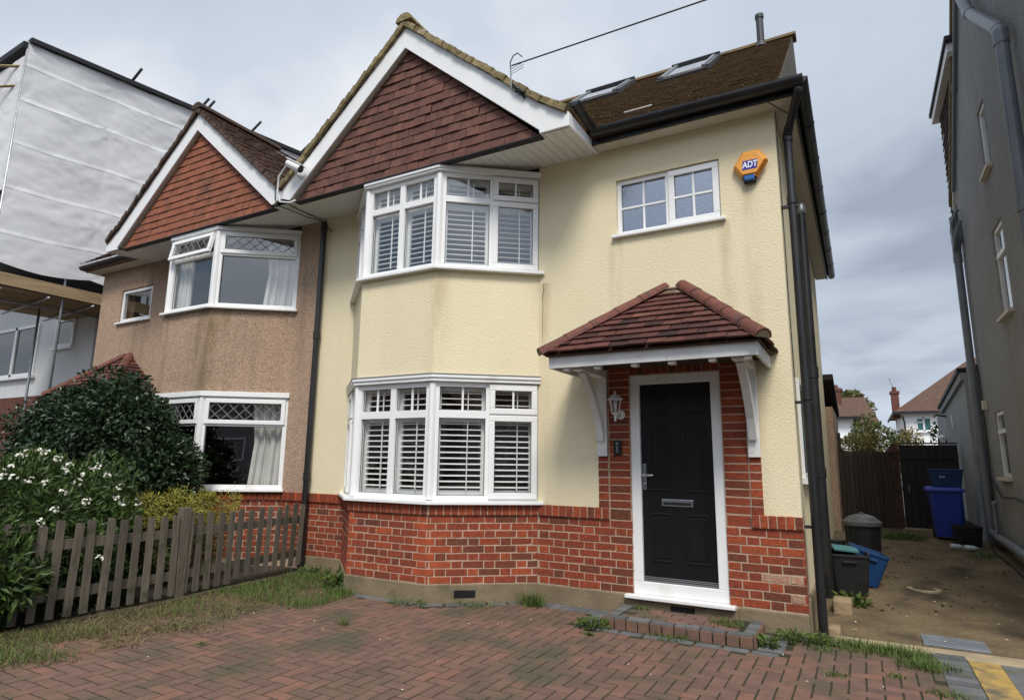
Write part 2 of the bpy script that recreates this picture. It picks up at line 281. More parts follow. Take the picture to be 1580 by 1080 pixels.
# ------------------------------------------------------------ mesh helpers
class MB:
    def __init__(s): s.v = []; s.f = []
    def add(s, vs, fs):
        n = len(s.v); s.v += [tuple(p) for p in vs]; s.f += [tuple(n+i for i in q) for q in fs]; return s
    def hexa(s, p):  # 4 bottom, 4 top
        return s.add(p, [(3,2,1,0), (4,5,6,7), (0,1,5,4), (1,2,6,5), (2,3,7,6), (3,0,4,7)])
    def box(s, x0, x1, y0, y1, z0, z1):
        return s.hexa([(x0,y0,z0),(x1,y0,z0),(x1,y1,z0),(x0,y1,z0),(x0,y0,z1),(x1,y0,z1),(x1,y1,z1),(x0,y1,z1)])
    def prism(s, poly, vec):
        n = len(poly); vec = Vector(vec); a = [Vector(p) for p in poly]; b = [p+vec for p in a]
        return s.add(a+b, [tuple(range(n))[::-1], tuple(range(n, 2*n))] + [(i, (i+1) % n, n+(i+1) % n, n+i) for i in range(n)])
    def obox(s, c, X, Y, Z):   # centre and half axes
        c, X, Y, Z = map(Vector, (c, X, Y, Z))
        return s.hexa([c-X-Y-Z, c+X-Y-Z, c+X+Y-Z, c-X+Y-Z, c-X-Y+Z, c+X-Y+Z, c+X+Y+Z, c-X+Y+Z])
    def bar(s, a, b, w, h, up=(0,0,1)):
        a, b = Vector(a), Vector(b); d = (b-a); l = d.length; d.normalize(); up = Vector(up)
        x = d.cross(up)
        if x.length < 1e-4: x = d.cross(Vector((1,0,0)))
        x.normalize(); y = x.cross(d).normalized()
        return s.obox((a+b)/2, d*l/2, x*w/2, y*h/2)
    def tube(s, pts, r, n=12, cap=True):
        pts = [Vector(p) for p in pts]; rr = r if isinstance(r, (list, tuple)) else [r]*len(pts)
        base = len(s.v); prev = None
        for i, p in enumerate(pts):
            if i == 0: t = pts[1]-p
            elif i == len(pts)-1: t = p-pts[i-1]
            else: t = (pts[i+1]-p).normalized() + (p-pts[i-1]).normalized()
            if t.length < 1e-9: t = Vector((0,0,1))
            t.normalize()
            if prev is None:
                x = t.cross(Vector((0,0,1)))
                if x.length < 1e-3: x = t.cross(Vector((1,0,0)))
            else: x = prev - t*prev.dot(t)
            x.normalize(); prev = x; y = t.cross(x)
            for k in range(n):
                a = 2*math.pi*k/n; s.v.append(tuple(p + (x*math.cos(a)+y*math.sin(a))*rr[i]))
        for i in range(len(pts)-1):
            for k in range(n):
                a = base+i*n+k; b = base+i*n+(k+1) % n; s.f.append((a, b, b+n, a+n))
        if cap:
            s.f.append(tuple(base+k for k in range(n))[::-1]); e = base+(len(pts)-1)*n; s.f.append(tuple(e+k for k in range(n)))
        return s
    def lathe(s, c, prof, n=20, axis=(0,0,1), cap=True):
        c = Vector(c); ax = Vector(axis).normalized(); x = ax.cross(Vector((0,1,0)))
        if x.length < 1e-3: x = Vector((1,0,0))
        x.normalize(); y = ax.cross(x); base = len(s.v)
        for r, h in prof:
            for k in range(n):
                a = 2*math.pi*k/n; s.v.append(tuple(c+ax*h+(x*math.cos(a)+y*math.sin(a))*r))
        for i in range(len(prof)-1):
            for k in range(n):
                a = base+i*n+k; b = base+i*n+(k+1) % n; s.f.append((a, b, b+n, a+n))
        if cap:
            s.f.append(tuple(base+k for k in range(n))[::-1]); e = base+(len(prof)-1)*n; s.f.append(tuple(e+k for k in range(n)))
        return s
    def mesh(s, name, mat, smooth=False, recalc=True):
        me = bpy.data.meshes.new(name); me.from_pydata(s.v, [], s.f)
        if recalc:
            bm = bmesh.new(); bm.from_mesh(me); bmesh.ops.recalc_face_normals(bm, faces=bm.faces); bm.to_mesh(me); bm.free()
        if smooth: me.polygons.foreach_set('use_smooth', [True]*len(me.polygons))
        me.materials.append(M[mat]); return me
    def obj(s, name, mat, parent=None, smooth=False, bev=0., recalc=True, **tags):
        return link(name, s.mesh(name, mat, smooth, recalc), parent, bev=bev, smooth=smooth, **tags)

ROOTS = {}
def attach(o, parent):
    o.parent = parent
    if parent.name in ROOTS: o.matrix_parent_inverse = Matrix.Translation(-ROOTS[parent.name])
    else: o.matrix_parent_inverse = Matrix.Identity(4)
def link(name, me, parent=None, loc=None, rot=None, bev=0., smooth=False, label=None, cat=None, group=None, kind=None):
    o = bpy.data.objects.new(name, me); COL.objects.link(o)
    if loc is not None: o.location = loc
    if rot is not None: o.rotation_euler = rot
    if parent is not None: attach(o, parent)
    if bev:
        b = o.modifiers.new('bevel', 'BEVEL'); b.width = bev; b.segments = 2; b.limit_method = 'ANGLE'; b.angle_limit = R(40)
    tag(o, label, cat, group, kind); return o
def tag(o, label=None, cat=None, group=None, kind=None):
    if label: o['label'] = label
    if cat: o['category'] = cat
    if group: o['group'] = group
    if kind: o['kind'] = kind
    return o
def thing(name, loc, label, cat, group=None):
    o = bpy.data.objects.new(name, None); COL.objects.link(o); o.location = loc; o.empty_display_size = .2
    ROOTS[o.name] = Vector(loc); tag(o, label, cat, group); return o

class Face:
    """vertical wall face: u along it (left to right seen from outside), z up, d outwards"""
    def __init__(s, p0, p1):
        s.p = Vector((p0[0], p0[1], 0)); d = Vector((p1[0]-p0[0], p1[1]-p0[1], 0)); s.L = d.length; s.U = d.normalized(); s.N = Vector((s.U.y, -s.U.x, 0))
    def pt(s, u, z, d=0): return s.p + s.U*u + s.N*d + Vector((0, 0, z))
    def box(s, mb, u0, u1, z0, z1, d0, d1):
        P = s.pt
        return mb.hexa([P(u0,z0,d1), P(u1,z0,d1), P(u1,z0,d0), P(u0,z0,d0), P(u0,z1,d1), P(u1,z1,d1), P(u1,z1,d0), P(u0,z1,d0)])
    def quad(s, mb, u0, u1, z0, z1, d):
        P = s.pt; return mb.add([P(u0,z0,d), P(u1,z0,d), P(u1,z1,d), P(u0,z1,d)], [(0,1,2,3)])
    def ang(s): return math.atan2(s.U.y, s.U.x)

def clip(poly, conv):
    """convex polygon clipping in 2D (conv counter-clockwise)"""
    out = list(poly)
    for i in range(len(conv)):
        a, b = conv[i], conv[(i+1) % len(conv)]; src = out; out = []
        def side(p): return (b[0]-a[0])*(p[1]-a[1]) - (b[1]-a[1])*(p[0]-a[0])
        for j in range(len(src)):
            p, q = src[j], src[(j+1) % len(src)]; sp, sq = side(p), side(q)
            if sp >= 0: out.append(p)
            if (sp > 0 and sq < 0) or (sp < 0 and sq > 0):
                t = sp/(sp-sq); out.append((p[0]+(q[0]-p[0])*t, p[1]+(q[1]-p[1])*t))
        if len(out) < 3: return []
    return out
def area2(p): return abs(sum(p[i][0]*p[(i+1) % len(p)][1]-p[(i+1) % len(p)][0]*p[i][1] for i in range(len(p))))/2

def tile_field(O, U, V, N, conv, gauge, tw, mat, parent=None, name='tile', th=.012, lift=.022, joined=False, jit=.003, gap=.002, shape=0):
    """overlapping plain tiles on a plane, clipped to a convex outline given in (u, v)"""
    O, U, V, N = Vector(O), Vector(U).normalized(), Vector(V).normalized(), Vector(N).normalized()
    us = [p[0] for p in conv]; vs = [p[1] for p in conv]; res = []
    big = MB(); row = 0; v = min(vs)
    while v < max(vs)-.01:
        u = min(us) - tw*(.5 if row % 2 else 1.) ; dv = random.uniform(-.002, .002)
        while u < max(us):
            du = random.uniform(-jit, jit); top = v+gauge+.03
            sag = random.uniform(-jit, jit)
            q = [(u+gap+du, v+dv+sag), (u+tw-gap+du, v+dv-sag*.5), (u+tw-gap+du, top), (u+gap+du, top)]
            q = clip(q, conv)
            if q and area2(q) > gauge*tw*.06:
                tl = random.uniform(-jit, jit)
                def P(p, off): return O+U*p[0]+V*p[1]+N*(off + lift*(1-(p[1]-v)/(gauge+.03)*.75) + tl)
                mb = big if joined else MB(); n = len(q)
                mb.add([P(p, 0) for p in q]+[P(p, th) for p in q], [tuple(range(n))[::-1], tuple(range(n, 2*n))]+[(i, (i+1) % n, n+(i+1) % n, n+i) for i in range(n)])
                if not joined: res.append(mb.obj(name, mat, parent, recalc=False))
            u += tw
        v += gauge; row += 1
    if joined: return big.obj(name, mat, parent, recalc=False, kind='stuff')
    return res

_bc = {}
def brick_mesh(w, h, dep, mat, key=0):
    k = (round(w, 3), round(h, 3), round(dep, 3), mat, key)
    if k in _bc: return _bc[k]
    rs = random.Random(len(_bc)*7+3); c = .0045; j = lambda: rs.uniform(-.0022, .0022)
    vs = []
    for (d, g) in ((0, c), (c, 0), (dep, 0)):   # local: x along, z up, -y outwards
        for sx, sz in ((-1,-1), (1,-1), (1,1), (-1,1)):
            vs.append((sx*(w/2-g)+j(), d + (j()*.5 if d == 0 else 0), sz*(h/2-g)+j()))
    fs = [(0,1,2,3)] + [(a, b, b+4, a+4)[::-1] for a, b in ((0,1),(1,2),(2,3),(3,0))] + [(a, b, b+4, a+4)[::-1] for a, b in ((4,5),(5,6),(6,7),(7,4))] + [(11,10,9,8)]
    mb = MB(); mb.add(vs, fs); _bc[k] = mb.mesh('brick', mat, False, True); return _bc[k]
def put_brick(face, u0, u1, z0, z1, parent, mat='brick', proud=0., name='brick', stuff=None, dep=.05):
    w_, h_ = u1-u0, z1-z0
    if w_ < .012: return
    c = face.pt((u0+u1)/2, (z0+z1)/2, proud+random.uniform(-.0015, .002))
    if stuff is not None:
        me = brick_mesh(w_, h_, dep, 'brick_stuff', 0); a = face.ang(); ca, sa = math.cos(a), math.sin(a)
        stuff.add([(c.x+p.co.x*ca-p.co.y*sa, c.y+p.co.x*sa+p.co.y*ca, c.z+p.co.z) for p in me.vertices], [tuple(q.vertices) for q in me.polygons]); return
    return link(name, brick_mesh(w_, h_, dep, mat, random.randrange(4)), parent, loc=c, rot=(random.uniform(-.012, .012), random.uniform(-.008, .008), face.ang()+random.uniform(-.010, .010)))
def flemish(face, u0, u1, z0, n, parent, stuff=None, shift=0., skip=None, worn=None, quoin=()):
    for r_ in range(n):
        z = z0+.075*r_; off = shift+(.16875 if r_ % 2 else 0); k = math.floor((u0-off)/.3375)-1
        while True:
            s = off+k*.3375
            if s > u1: break
            for a, b in ((s, s+.225), (s+.225, s+.3375)):
                a2, b2 = max(a, u0), min(b, u1)
                if b2-a2 > .03:
                    if not (skip and skip(a2, b2, z)):
                        put_brick(face, a2+(.0042 if a2 > u0+1e-6 else 0)+random.uniform(-.001, .001), b2-(.0042 if b2 < u1-1e-6 else 0), z+.0042, z+.0708, parent, stuff=stuff, mat='brick_worn' if worn and worn(a2, b2, z) else ('brick_orange' if (0 in quoin and a2 < u0+.05) or (1 in quoin and b2 > u1-.05) else 'brick'))
            k += 1

# ============================================================ the setting
def gz(y):      # the side passage climbs gently towards the back gate
    return 0. if y < .4 else (.33*(y-.4)/5.6 if y < 6 else .33)
ZB, ZL, ZT = .194, .869, .979          # plinth top, ledge bottom, ledge top
BAY = dict(E=(-5.32, 0.), A=(-4.54, -.71), B=(-3.46, -.71), D=(-2.55, 0.))
XM = -5.96                              # party wall
def project(p):
    d = Vector(p)-CAM_POS; z = d.dot(CAM_FW)
    if z < .1: return None
    return (790+CAM_F*d.dot(CAM_R)/z, 540-CAM_F*d.dot(CAM_U)/z, z)

mb = MB(); mb.add([(-300,-300,-.03), (300,-300,-.03), (300,300,-.03), (-300,300,-.03)], [(0,1,2,3)]); mb.obj('ground', 'ground', kind='structure', recalc=False)
mb = MB(); mb.box(-60, 60, -17, -11, -.06, -.02); mb.obj('road', 'tarmac', kind='structure')
mb = MB(); mb.box(-12.5, -5.9, -6.5, 0.2, -.04, .02); mb.obj('garden_soil', 'soil', kind='structure')
mb = MB(); mb.box(1.26, 2.2, -6.5, .1, -.05, .004); mb.obj('neighbour_paving', 'paver_grey', kind='structure')
# side passage, a climbing sheet with uneven surface
mb = MB(); nx, ny = 26, 110
for j in range(ny+1):
    for i in range(nx+1):
        x = -.05+2.35*i/nx; y = .12+11*j/ny
        h = noise.noise(Vector((x*1.6, y*1.2, 3)))*.018 + noise.noise(Vector((x*6, y*6, 1)))*.006
        mb.v.append((x, y, gz(y)+.004+h*min(1, (y-.1)*1.5)))
for j in range(ny):
    for i in range(nx):
        a = j*(nx+1)+i; mb.f.append((a, a+1, a+nx+2, a+nx+1))
alley = mb.obj('side_path', 'alley', kind='structure', smooth=True, recalc=False)
mb = MB(); mb.box(.16, 2.2, -.02, .20, -.05, .016); mb.obj('path_edge', 'concrete', alley, bev=.01)

# driveway: mossy bed and herringbone blocks
mb = MB(); mb.box(-5.9, 1.06, -6.5, .1, -.05, .0122); drive = mb.obj('driveway', 'joint', kind='structure')
pv = MB(); pv.box(-.097, .097, -.047, .047, -.03, .010)
def paver_mesh(mat, lx=.2, ly=.1, key=0, h=.014):
    rs = random.Random(key); mb = MB(); a, b, c = lx/2-.0058, ly/2-.0058, .003
    j = lambda: rs.uniform(-.0018, .0018)
    lo = [(-a,-b,-.02), (a,-b,-.02), (a,b,-.02), (-a,b,-.02)]; mid = [(x+j(), y+j(), h-c) for x, y, _ in lo]
    top = [(x*(1-c/a)+j(), y*(1-c/b)+j(), h+j()*.6) for x, y, _ in lo]
    mb.add(lo+mid+top, [(0,1,5,4), (1,2,6,5), (2,3,7,6), (3,0,4,7), (4,5,9,8), (5,6,10,9), (6,7,11,10), (7,4,8,11), (8,9,10,11)])
    return mb.mesh('paver', mat, False, False)
def in_bay(x, y, g):
    # outline of the house front grown by g
    if y > -g: return True
    e, a, b, d = BAY['E'], BAY['A'], BAY['B'], BAY['D']
    s = .71/.91
    return y > -.71-g and y > -(x-(e[0]-g*1.0))*s-g*.6 and y > (x-(d[0]+g*1.0))*s-g*.6 and e[0]-2*g < x < d[0]+2*g
items = []
for i in range(-60, 12):
    for j in range(-46, 3):
        d = (i-j) % 4
        if d == 0: c = ((i+1)*.1, (j+.5)*.1, 0.)
        elif d == 3: c = ((i+.5)*.1, (j+1)*.1, R(90))
        else: continue
        x, y = c[0], c[1]
        if not (-5.75 < x < .88): continue
        if in_bay(x, y, .13): continue
        if -1.84 < x < -.12 and y > -.74: continue
        p = project((x, y, 0))
        vis = p is not None and -60 < p[0] < 1640 and p[1] < 1140
        items.append((p[2] if vis else 99, c))
items.sort(key=lambda t: t[0])
pms = [paver_mesh('paver', key=k) for k in range(5)]
rest = MB(); sm = [paver_mesh('paver_stuff', key=k) for k in range(3)]
cnt = 0
for zz, c in items:
    if zz > 90: continue
    tilt = random.uniform(-.008, .008), random.uniform(-.005, .005)
    lift = (noise.noise(Vector((c[0]*.9, c[1]*.9, 5)))+1)*.0010 + random.uniform(0, .0012)
    if cnt < 300 and not (c[0] < -4.6 and c[1] < -1):
        link('paver', random.choice(pms), drive, loc=(c[0], c[1], lift), rot=(tilt[0], tilt[1], c[2]+random.uniform(-.008, .008))); cnt += 1
    else:
        me = random.choice(sm); mt = Matrix.Translation((c[0], c[1], lift)) @ Matrix.Rotation(c[2], 4, 'Z') @ Matrix.Rotation(tilt[0], 4, 'X') @ Matrix.Rotation(tilt[1], 4, 'Y')
        rest.add([mt @ v.co for v in me.vertices], [tuple(q.vertices) for q in me.polygons])
rest.obj('far_pavers', 'paver_stuff', drive, recalc=False, kind='stuff')
# charcoal edging blocks
gm = [paver_mesh('paver_grey', key=20+k, h=.018) for k in range(3)]
def edging(p0, p1, step=.1, rot=90):
    a, b = Vector((*p0, 0)), Vector((*p1, 0)); n = max(1, round((b-a).length/step)); ang = math.atan2(b.y-a.y, b.x-a.x)
    for k in range(n):
        c = a.lerp(b, (k+.5)/n); link('edging_block', random.choice(gm), drive, loc=(c.x, c.y, random.uniform(0, .003)), rot=(0, 0, ang+R(rot)+random.uniform(-.02, .02)))
edging((-3.42, -.80), (-2.58, -.14), .2, 0); edging((-4.58, -.80), (-3.42, -.80), .2, 0); edging((-5.5, -.1), (-4.62, -.79), .2, 0)
edging((-5.9, -.1), (-5.5, -.1)); edging((-2.5, -.13), (-1.74, -.13))
edging((-1.74, -.02), (-1.74, -.62)); edging((-1.84, -.70), (-.16, -.70), .2, 0); edging((-.24, -.62), (-.24, -.1))
edging((-.14, -.10), (.88, -.06), .2, 0)
edging((.96, -3.2), (.96, .05), .1, 90)
mb = MB(); mb.box(1.062, 1.256, -6.4, -.03, -.04, .010); mb.obj('ochre_strip', 'paver_yellow', drive, bev=.004)

# ============================================================ cream house
house = thing('semi_detached_house', (-3, 0, 0), 'cream rendered house with brown tile-hung gable and black front door', 'house')
E_, A_, B_, D_ = BAY['E'], BAY['A'], BAY['B'], BAY['D']
Fw = Face((XM, 0), (0, 0))                       # front wall, u = x - XM
Fl, Ff, Fr = Face(E_, A_), Face(A_, B_), Face(B_, D_)
X = lambda x: x-XM
# cream render
mb = MB()
for x0, x1, z0, z1 in ((XM, E_[0], ZT, 4.83), (-2.55, -1.855, ZT, 2.6), (-.304, 0, ZT, 2.6), (-2.55, 0, 2.6, 3.80), (-2.55, -1.618, 3.80, 4.445), (-.536, 0, 3.80, 4.445), (-2.55, 0, 4.445, 4.83)):
    mb.box(x0, x1, 0, .25, z0, z1)
def bay_prism(mb, z0, z1, g=0.):
    s = g*.42
    mb.prism([(E_[0]-g*1.3, E_[1]+.2, z0), (E_[0]-g*1.3, E_[1], z0), (A_[0]-s, A_[1]-g, z0), (B_[0]+s, B_[1]-g, z0), (D_[0]+g*1.3, D_[1], z0), (D_[0]+g*1.3, D_[1]+.2, z0)], (0, 0, z1-z0)); return mb
bay_prism(mb, 2.335, 3.50)
mb.box(-.25, -.004, .25, 6.2, .0, 4.83)          # side wall
mb.box(XM, -.25, 6.0, 6.2, 0, 4.83)
mb.obj('wall', 'cream', house)
mb = MB(); mb.tube([(-2.49, -.003, 3.42), (-2.485, -.003, 3.32), (-2.50, -.003, 3.26), (-2.495, -.003, 3.1), (-2.50, -.003, 2.95), (-2.497, -.003, 2.7)], [.001, .0035, .003, .002, .002, .0008], 5); mb.obj('wall_crack', 'soil', house)
# masonry core behind the brickwork
mb = MB(); mb.box(XM, E_[0], .0035, .25, 0, ZT-.001); mb.box(-2.55, -1.52, .0035, .25, 0, ZT-.001); mb.box(-.632, -.004, .0035, .25, 0, ZT-.001)
mb.box(-1.854, -1.52, .004, .25, ZT-.001, 2.6); mb.box(-.632, -.305, .004, .25, ZT-.001, 2.6); mb.box(-1.52, -.632, .008, .25, 2.301, 2.6); mb.box(-1.52, -.632, .02, .25, 0, .17)
bay_prism(mb, 0, ZT-.002, -.0035)
mb.obj('mortar', 'mortar', house)
mb = MB(); mb.box(XM, E_[0]+.02, -.012, .1, -.03, ZB); mb.box(-2.58, -1.60, -.022, .1, -.03, ZB-.004); mb.box(-.56, .004, -.022, .1, -.03, ZB-.006); mb.box(-1.60, -.56, -.018, .1, -.03, .165); bay_prism(mb, -.03, ZB-.002, .016)
mb.box(-.2, .02, .1, 6.2, -.03, .30)
mb.obj('plinth', 'plinth', house, bev=.008)
# bricks
bs = MB()
worn = lambda a, b, z: (b > X(-.16) and .25 < z < .55 and random.random() < .75)
flemish(Fw, X(-.632), X(0), ZB, 9, house, shift=X(-.632)+.1125, worn=worn)
flemish(Fw, X(-2.55), X(-1.52), ZB, 9, house, shift=X(-2.418))
flemish(Fr, 0, Fr.L, ZB, 9, house, shift=.03, quoin=(0,))
flemish(Ff, 0, Ff.L, ZB, 9, house, shift=.06, quoin=(0, 1))
flemish(Fl, 0, Fl.L, ZB, 9, house, stuff=bs); flemish(Fw, 0, X(E_[0]), ZB, 9, house, stuff=bs)
Fs = Face((0, 0), (0, 1)); 
for r_ in range(9): put_brick(Fs, .002, .10 if r_ % 2 else .05, ZB+.075*r_+.005, ZB+.075*r_+.07, house, proud=.001, stuff=bs, dep=.02)
# ledge of bricks on edge
def ledge(face, u0, u1, stuff=None):
    n = round((u1-u0)/.075); s = (u1-u0)/n
    for k in range(n): put_brick(face, u0+k*s+.004, u0+(k+1)*s-.004, ZL+.004, ZT+.004, house, proud=.022, stuff=stuff, dep=.09)
for f_, a_, b_ in ((Fw, X(-2.53), X(-1.746)), (Fw, X(-.409), X(.010)), (Fr, .0, Fr.L), (Ff, .0, Ff.L)): mb = MB(); f_.box(mb, a_, b_, ZL+.006, ZT+.001, -.02, .0175); mb.obj('ledge_mortar', 'mortar', house)
for a_, b_ in ((-1.853, -1.748), (-.407, -.306)): mb = MB(); Fw.box(mb, X(a_), X(b_), ZT+.002, 2.5, -.01, .0085); mb.obj('pier_mortar', 'mortar', house)
ledge(Fw, X(-2.53), X(-1.744)); ledge(Fw, X(-.411), X(.012)); ledge(Fr, .01, Fr.L); ledge(Ff, .0, Ff.L); ledge(Fl, 0, Fl.L, bs); ledge(Fw, .02, X(E_[0]), bs)
# door surround
for r_ in range(21):
    z = ZT+.004+.075*r_
    if z > 2.52: break
    jt = random.uniform(-.002, .002)
    if z < 1.5:
        put_brick(Fw, X(-1.855), X(-1.750), z+.005, z+.07, house, proud=.012); put_brick(Fw, X(-.405), X(-.304), z+.005, z+.07, house, proud=.012)
    else:
        put_brick(Fw, X(-1.855), X(-1.750), z+.005, z+.07, house, proud=.012, stuff=bs); put_brick(Fw, X(-.405), X(-.304), z+.005, z+.07, house, proud=.012, stuff=bs)
    put_brick(Fw, X(-1.738), X(-1.525), z+.005, z+.07, house); put_brick(Fw, X(-.627), X(-.417), z+.005, z+.07, house)
for a in (-1.738, -.627): put_brick(Fw, X(a), X(a+.21), ZL+.005, ZL+.105, house)
for k in range(11): put_brick(Fw, X(-1.515+k*.0805), X(-1.515+k*.0805+.07), 2.305, 2.52, house, stuff=bs)
bs.obj('far_bricks', 'brick_stuff', house, recalc=False, kind='stuff')
# air bricks in the plinth
for f, u, z, pr in ((Fr, .40, .10, .016), (Fw, X(-1.05), .10, .018)):
    mb = MB(); f.box(mb, u-.11, u+.11, z-.035, z+.035, -.02, pr+.004)
    for k in range(7): f.box(mb, u-.10+k*.03, u-.088+k*.03, z-.03, z+.03, 0, pr+.010)
    mb.obj('air_brick', 'black', house)
# interior shells
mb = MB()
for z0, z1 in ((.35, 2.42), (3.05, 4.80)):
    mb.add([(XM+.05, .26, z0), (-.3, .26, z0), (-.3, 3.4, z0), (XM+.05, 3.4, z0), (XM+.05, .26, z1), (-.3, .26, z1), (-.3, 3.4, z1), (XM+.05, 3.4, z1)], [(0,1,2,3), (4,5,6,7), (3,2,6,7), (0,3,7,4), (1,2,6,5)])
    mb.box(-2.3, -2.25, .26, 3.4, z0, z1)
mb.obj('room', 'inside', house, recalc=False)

# ------------------------------------------------------------ windows
def frame_rect(mb, f, u0, u1, z0, z1, t, d0, d1, tb=None):
    tb = tb or t
    f.box(mb, u0, u1, z0, z0+tb, d0, d1); f.box(mb, u0, u1, z1-t, z1, d0, d1); f.box(mb, u0, u0+t, z0+tb, z1-t, d0, d1); f.box(mb, u1-t, u1, z0+tb, z1-t, d0, d1)
def shutter(win, f, u0, u1, z0, z1, dep=-.10, tilt=.22, rail=.075, rod=True, slats=True):
    mb = MB(); frame_rect(mb, f, u0, u1, z0, z1, .06, dep-.025, dep, tb=rail)
    um = u0+(u1-u0)*.62
    if rod: f.box(mb, um-.005, um+.005, z0+rail, z1-.045, dep+.034, dep+.046)
    mb.obj('shutter_frame', 'slat', win)
    h = z1-z0-rail-.045; n = max(2, round(h/.0615)); st = h/n
    me = MB(); c, s = math.cos(tilt), math.sin(tilt); L_ = (u1-u0-.12)/2
    for (y, z) in ((-.03, .004), (.03, .004), (.03, -.004), (-.03, -.004)):
        pass
    pts = [(-.031, 0), (-.015, .005), (.015, .005), (.031, 0), (.015, -.005), (-.015, -.005)]
    pts = [(y*c-z*s, y*s+z*c) for y, z in pts]
    me.add([(-L_, y, z) for y, z in pts]+[(L_, y, z) for y, z in pts], [(i, (i+1) % 6, 6+(i+1) % 6, 6+i) for i in range(6)]+[(5,4,3,2,1,0), (6,7,8,9,10,11)])
    ms = me.mesh('slat', 'slat', False, False)
    for k in range(n):
        link('slat', ms, win, loc=f.pt((u0+u1)/2, z0+rail+st*(k+.5), dep), rot=(0, 0, f.ang()))
def pane(win, f, u0, u1, z0, z1, d, mat='glass'):
    mb = MB(); f.quad(mb, u0, u1, z0, z1, d); mb.obj('pane', mat, win, recalc=False)
def bead(win, mb, f, u0, u1, z0, z1, d):
    frame_rect(mb, f, u0-.001, u1+.001, z0-.001, z1+.001, .006, d, d+.004)

def bay_window(faces, z0, z1, tilt, parent, trim_top, sill_d=.075, shut=True, flash=True):
    """three-sided white bay: corner posts, fixed and opening lights, glazing bars, sill and head trim"""
    body = MB(); win = None; fl, ff, fr = faces
    H = z1-z0
    zt0, zt1 = z0+H*.69, z0+H*.755            # transom
    g = -.05                                   # glass depth
    panes = []; bars = MB(); sashes = []; gask = MB()
    # front face: two fixed lights
    for f, kind in ((ff, 'fixed'), (fr, 'mixed'), (fl, 'mixed_l')):
        Lf = f.L; d0, d1 = -.075, -.012
        pst = .085
        if kind == 'fixed':
            f.box(body, 0, Lf, z0, z0+.055, d0, d1); f.box(body, 0, Lf, z1-.055, z1, d0, d1)
            f.box(body, 0, pst, z0+.055, z1-.055, d0, d1); f.box(body, Lf-pst, Lf, z0+.055, z1-.055, d0, d1)
            mid = Lf/2; f.box(body, mid-.036, mid+.036, z0+.055, z1-.055, d0, d1)
            for a, b in ((pst, mid-.036), (mid+.036, Lf-pst)):
                f.box(body, a, b, zt0, zt1, d0, d1)
                for za, zb2 in ((z0+.055, zt0), (zt1, z1-.055)):
                    panes.append((f, a, b, za, zb2, g)); bead(win, gask, f, a, b, za, zb2, g)
                f.box(bars, (a+b)/2-.011, (a+b)/2+.011, zt1, z1-.055, g-.004, g+.010)
        else:
            mir = kind == 'mixed_l'
            def q(u0, u1): return (Lf-u1, Lf-u0) if mir else (u0, u1)
            def fb(m_, u0, u1, za, zb2, a, b): u0, u1 = q(u0, u1); f.box(m_, u0, u1, za, zb2, a, b)
            fb(body, 0, Lf, z0, z0+.05, d0, d1); fb(body, 0, Lf, z1-.05, z1, d0, d1)
            fb(body, 0, pst, z0+.05, z1-.05, d0, d1); fb(body, Lf-.03, Lf, z0+.05, z1-.05, d0, d1)
            mu = Lf*.525; fb(body, mu-.025, mu+.04, z0+.05, z1-.05, d0, d1)
            fb(body, pst, mu-.025, zt0, zt1, d0, d1); fb(body, mu+.04, Lf-.03, zt0, zt1, d0, d1)
            for za, zb2 in ((z0+.05, zt0), (zt1, z1-.05)):
                a, b = q(pst, mu-.025); panes.append((f, a, b, za, zb2, g)); bead(win, gask, f, a, b, za, zb2, g)
            a, b = pst, mu-.025; fb(bars, (a+b)/2-.011, (a+b)/2+.011, zt1, z1-.05, g-.004, g+.010)
            for za, zb2 in ((z0+.022, zt0+.035), (zt0+.05, z1-.02)):
                sm_ = MB(); a, b = q(mu+.012, Lf-.012); frame_rect(sm_, f, a, b, za, zb2, .062, -.045, .014); sashes.append(sm_)
                a2, b2 = a+.062, b-.062; panes.append((f, a2, b2, za+.062, zb2-.062, -.012)); bead(win, gask, f, a2, b2, za+.062, zb2-.062, -.012)
                if za > zt0: fb(bars, (mu+Lf)/2-.010, (mu+Lf)/2+.010, za+.062, zb2-.062, -.016, -.002)
    # round the corners with posts
    for P, fa, fb_ in ((A_ if faces[1] is Ff else None, fl, ff), (B_ if faces[1] is Ff else None, ff, fr)):
        c = fb_.pt(0, z0, 0); n_ = (fa.N+fb_.N).normalized()
        p = c - n_*.03
        body.tube([(p.x, p.y, z0+.01), (p.x, p.y, z1-.01)], .042, 8)
    win = body.obj('bay_window', 'upvc', parent, bev=.004)
    for a in panes: pane(win, *a)
    bars.obj('glazing_bars', 'upvc', win); gask.obj('glazing_gasket', 'black', win)
    for s_ in sashes: s_.obj('opening_sash', 'upvc', win, bev=.006)
    # sill following the three faces, head trim
    def follow(mb, za, zb2, d0, d1, ends=.02):
        def off(d):
            p0 = fl.pt(-ends, 0, d); p3 = fr.pt(fr.L+ends, 0, d)
            def corner(f1, f2):
                n1, n2 = f1.N, f2.N; k = d/(1+n1.dot(n2)); c = f2.pt(0, 0, 0); return c+(n1+n2)*k
            return [p0, corner(fl, ff), corner(ff, fr), p3]
        A, B = off(d0), off(d1)
        for i in range(3):
            a0, a1, b0, b1 = A[i], A[i+1], B[i], B[i+1]; up = Vector((0, 0, 1))
            mb.hexa([b0+up*za, b1+up*za, a1+up*za, a0+up*za, b0+up*zb2, b1+up*zb2, a1+up*zb2, a0+up*zb2])
        return mb
    mb = MB(); follow(mb, z0-.036, z0-.001, -.08, sill_d, .05); mb.obj('sill', 'upvc', win, bev=.005)
    mb = MB(); follow(mb, z1+.001, trim_top, -.08, .035); follow(mb, trim_top-.03, trim_top+.004, -.07, .05); mb.obj('head_trim', 'upvc', win, bev=.004)
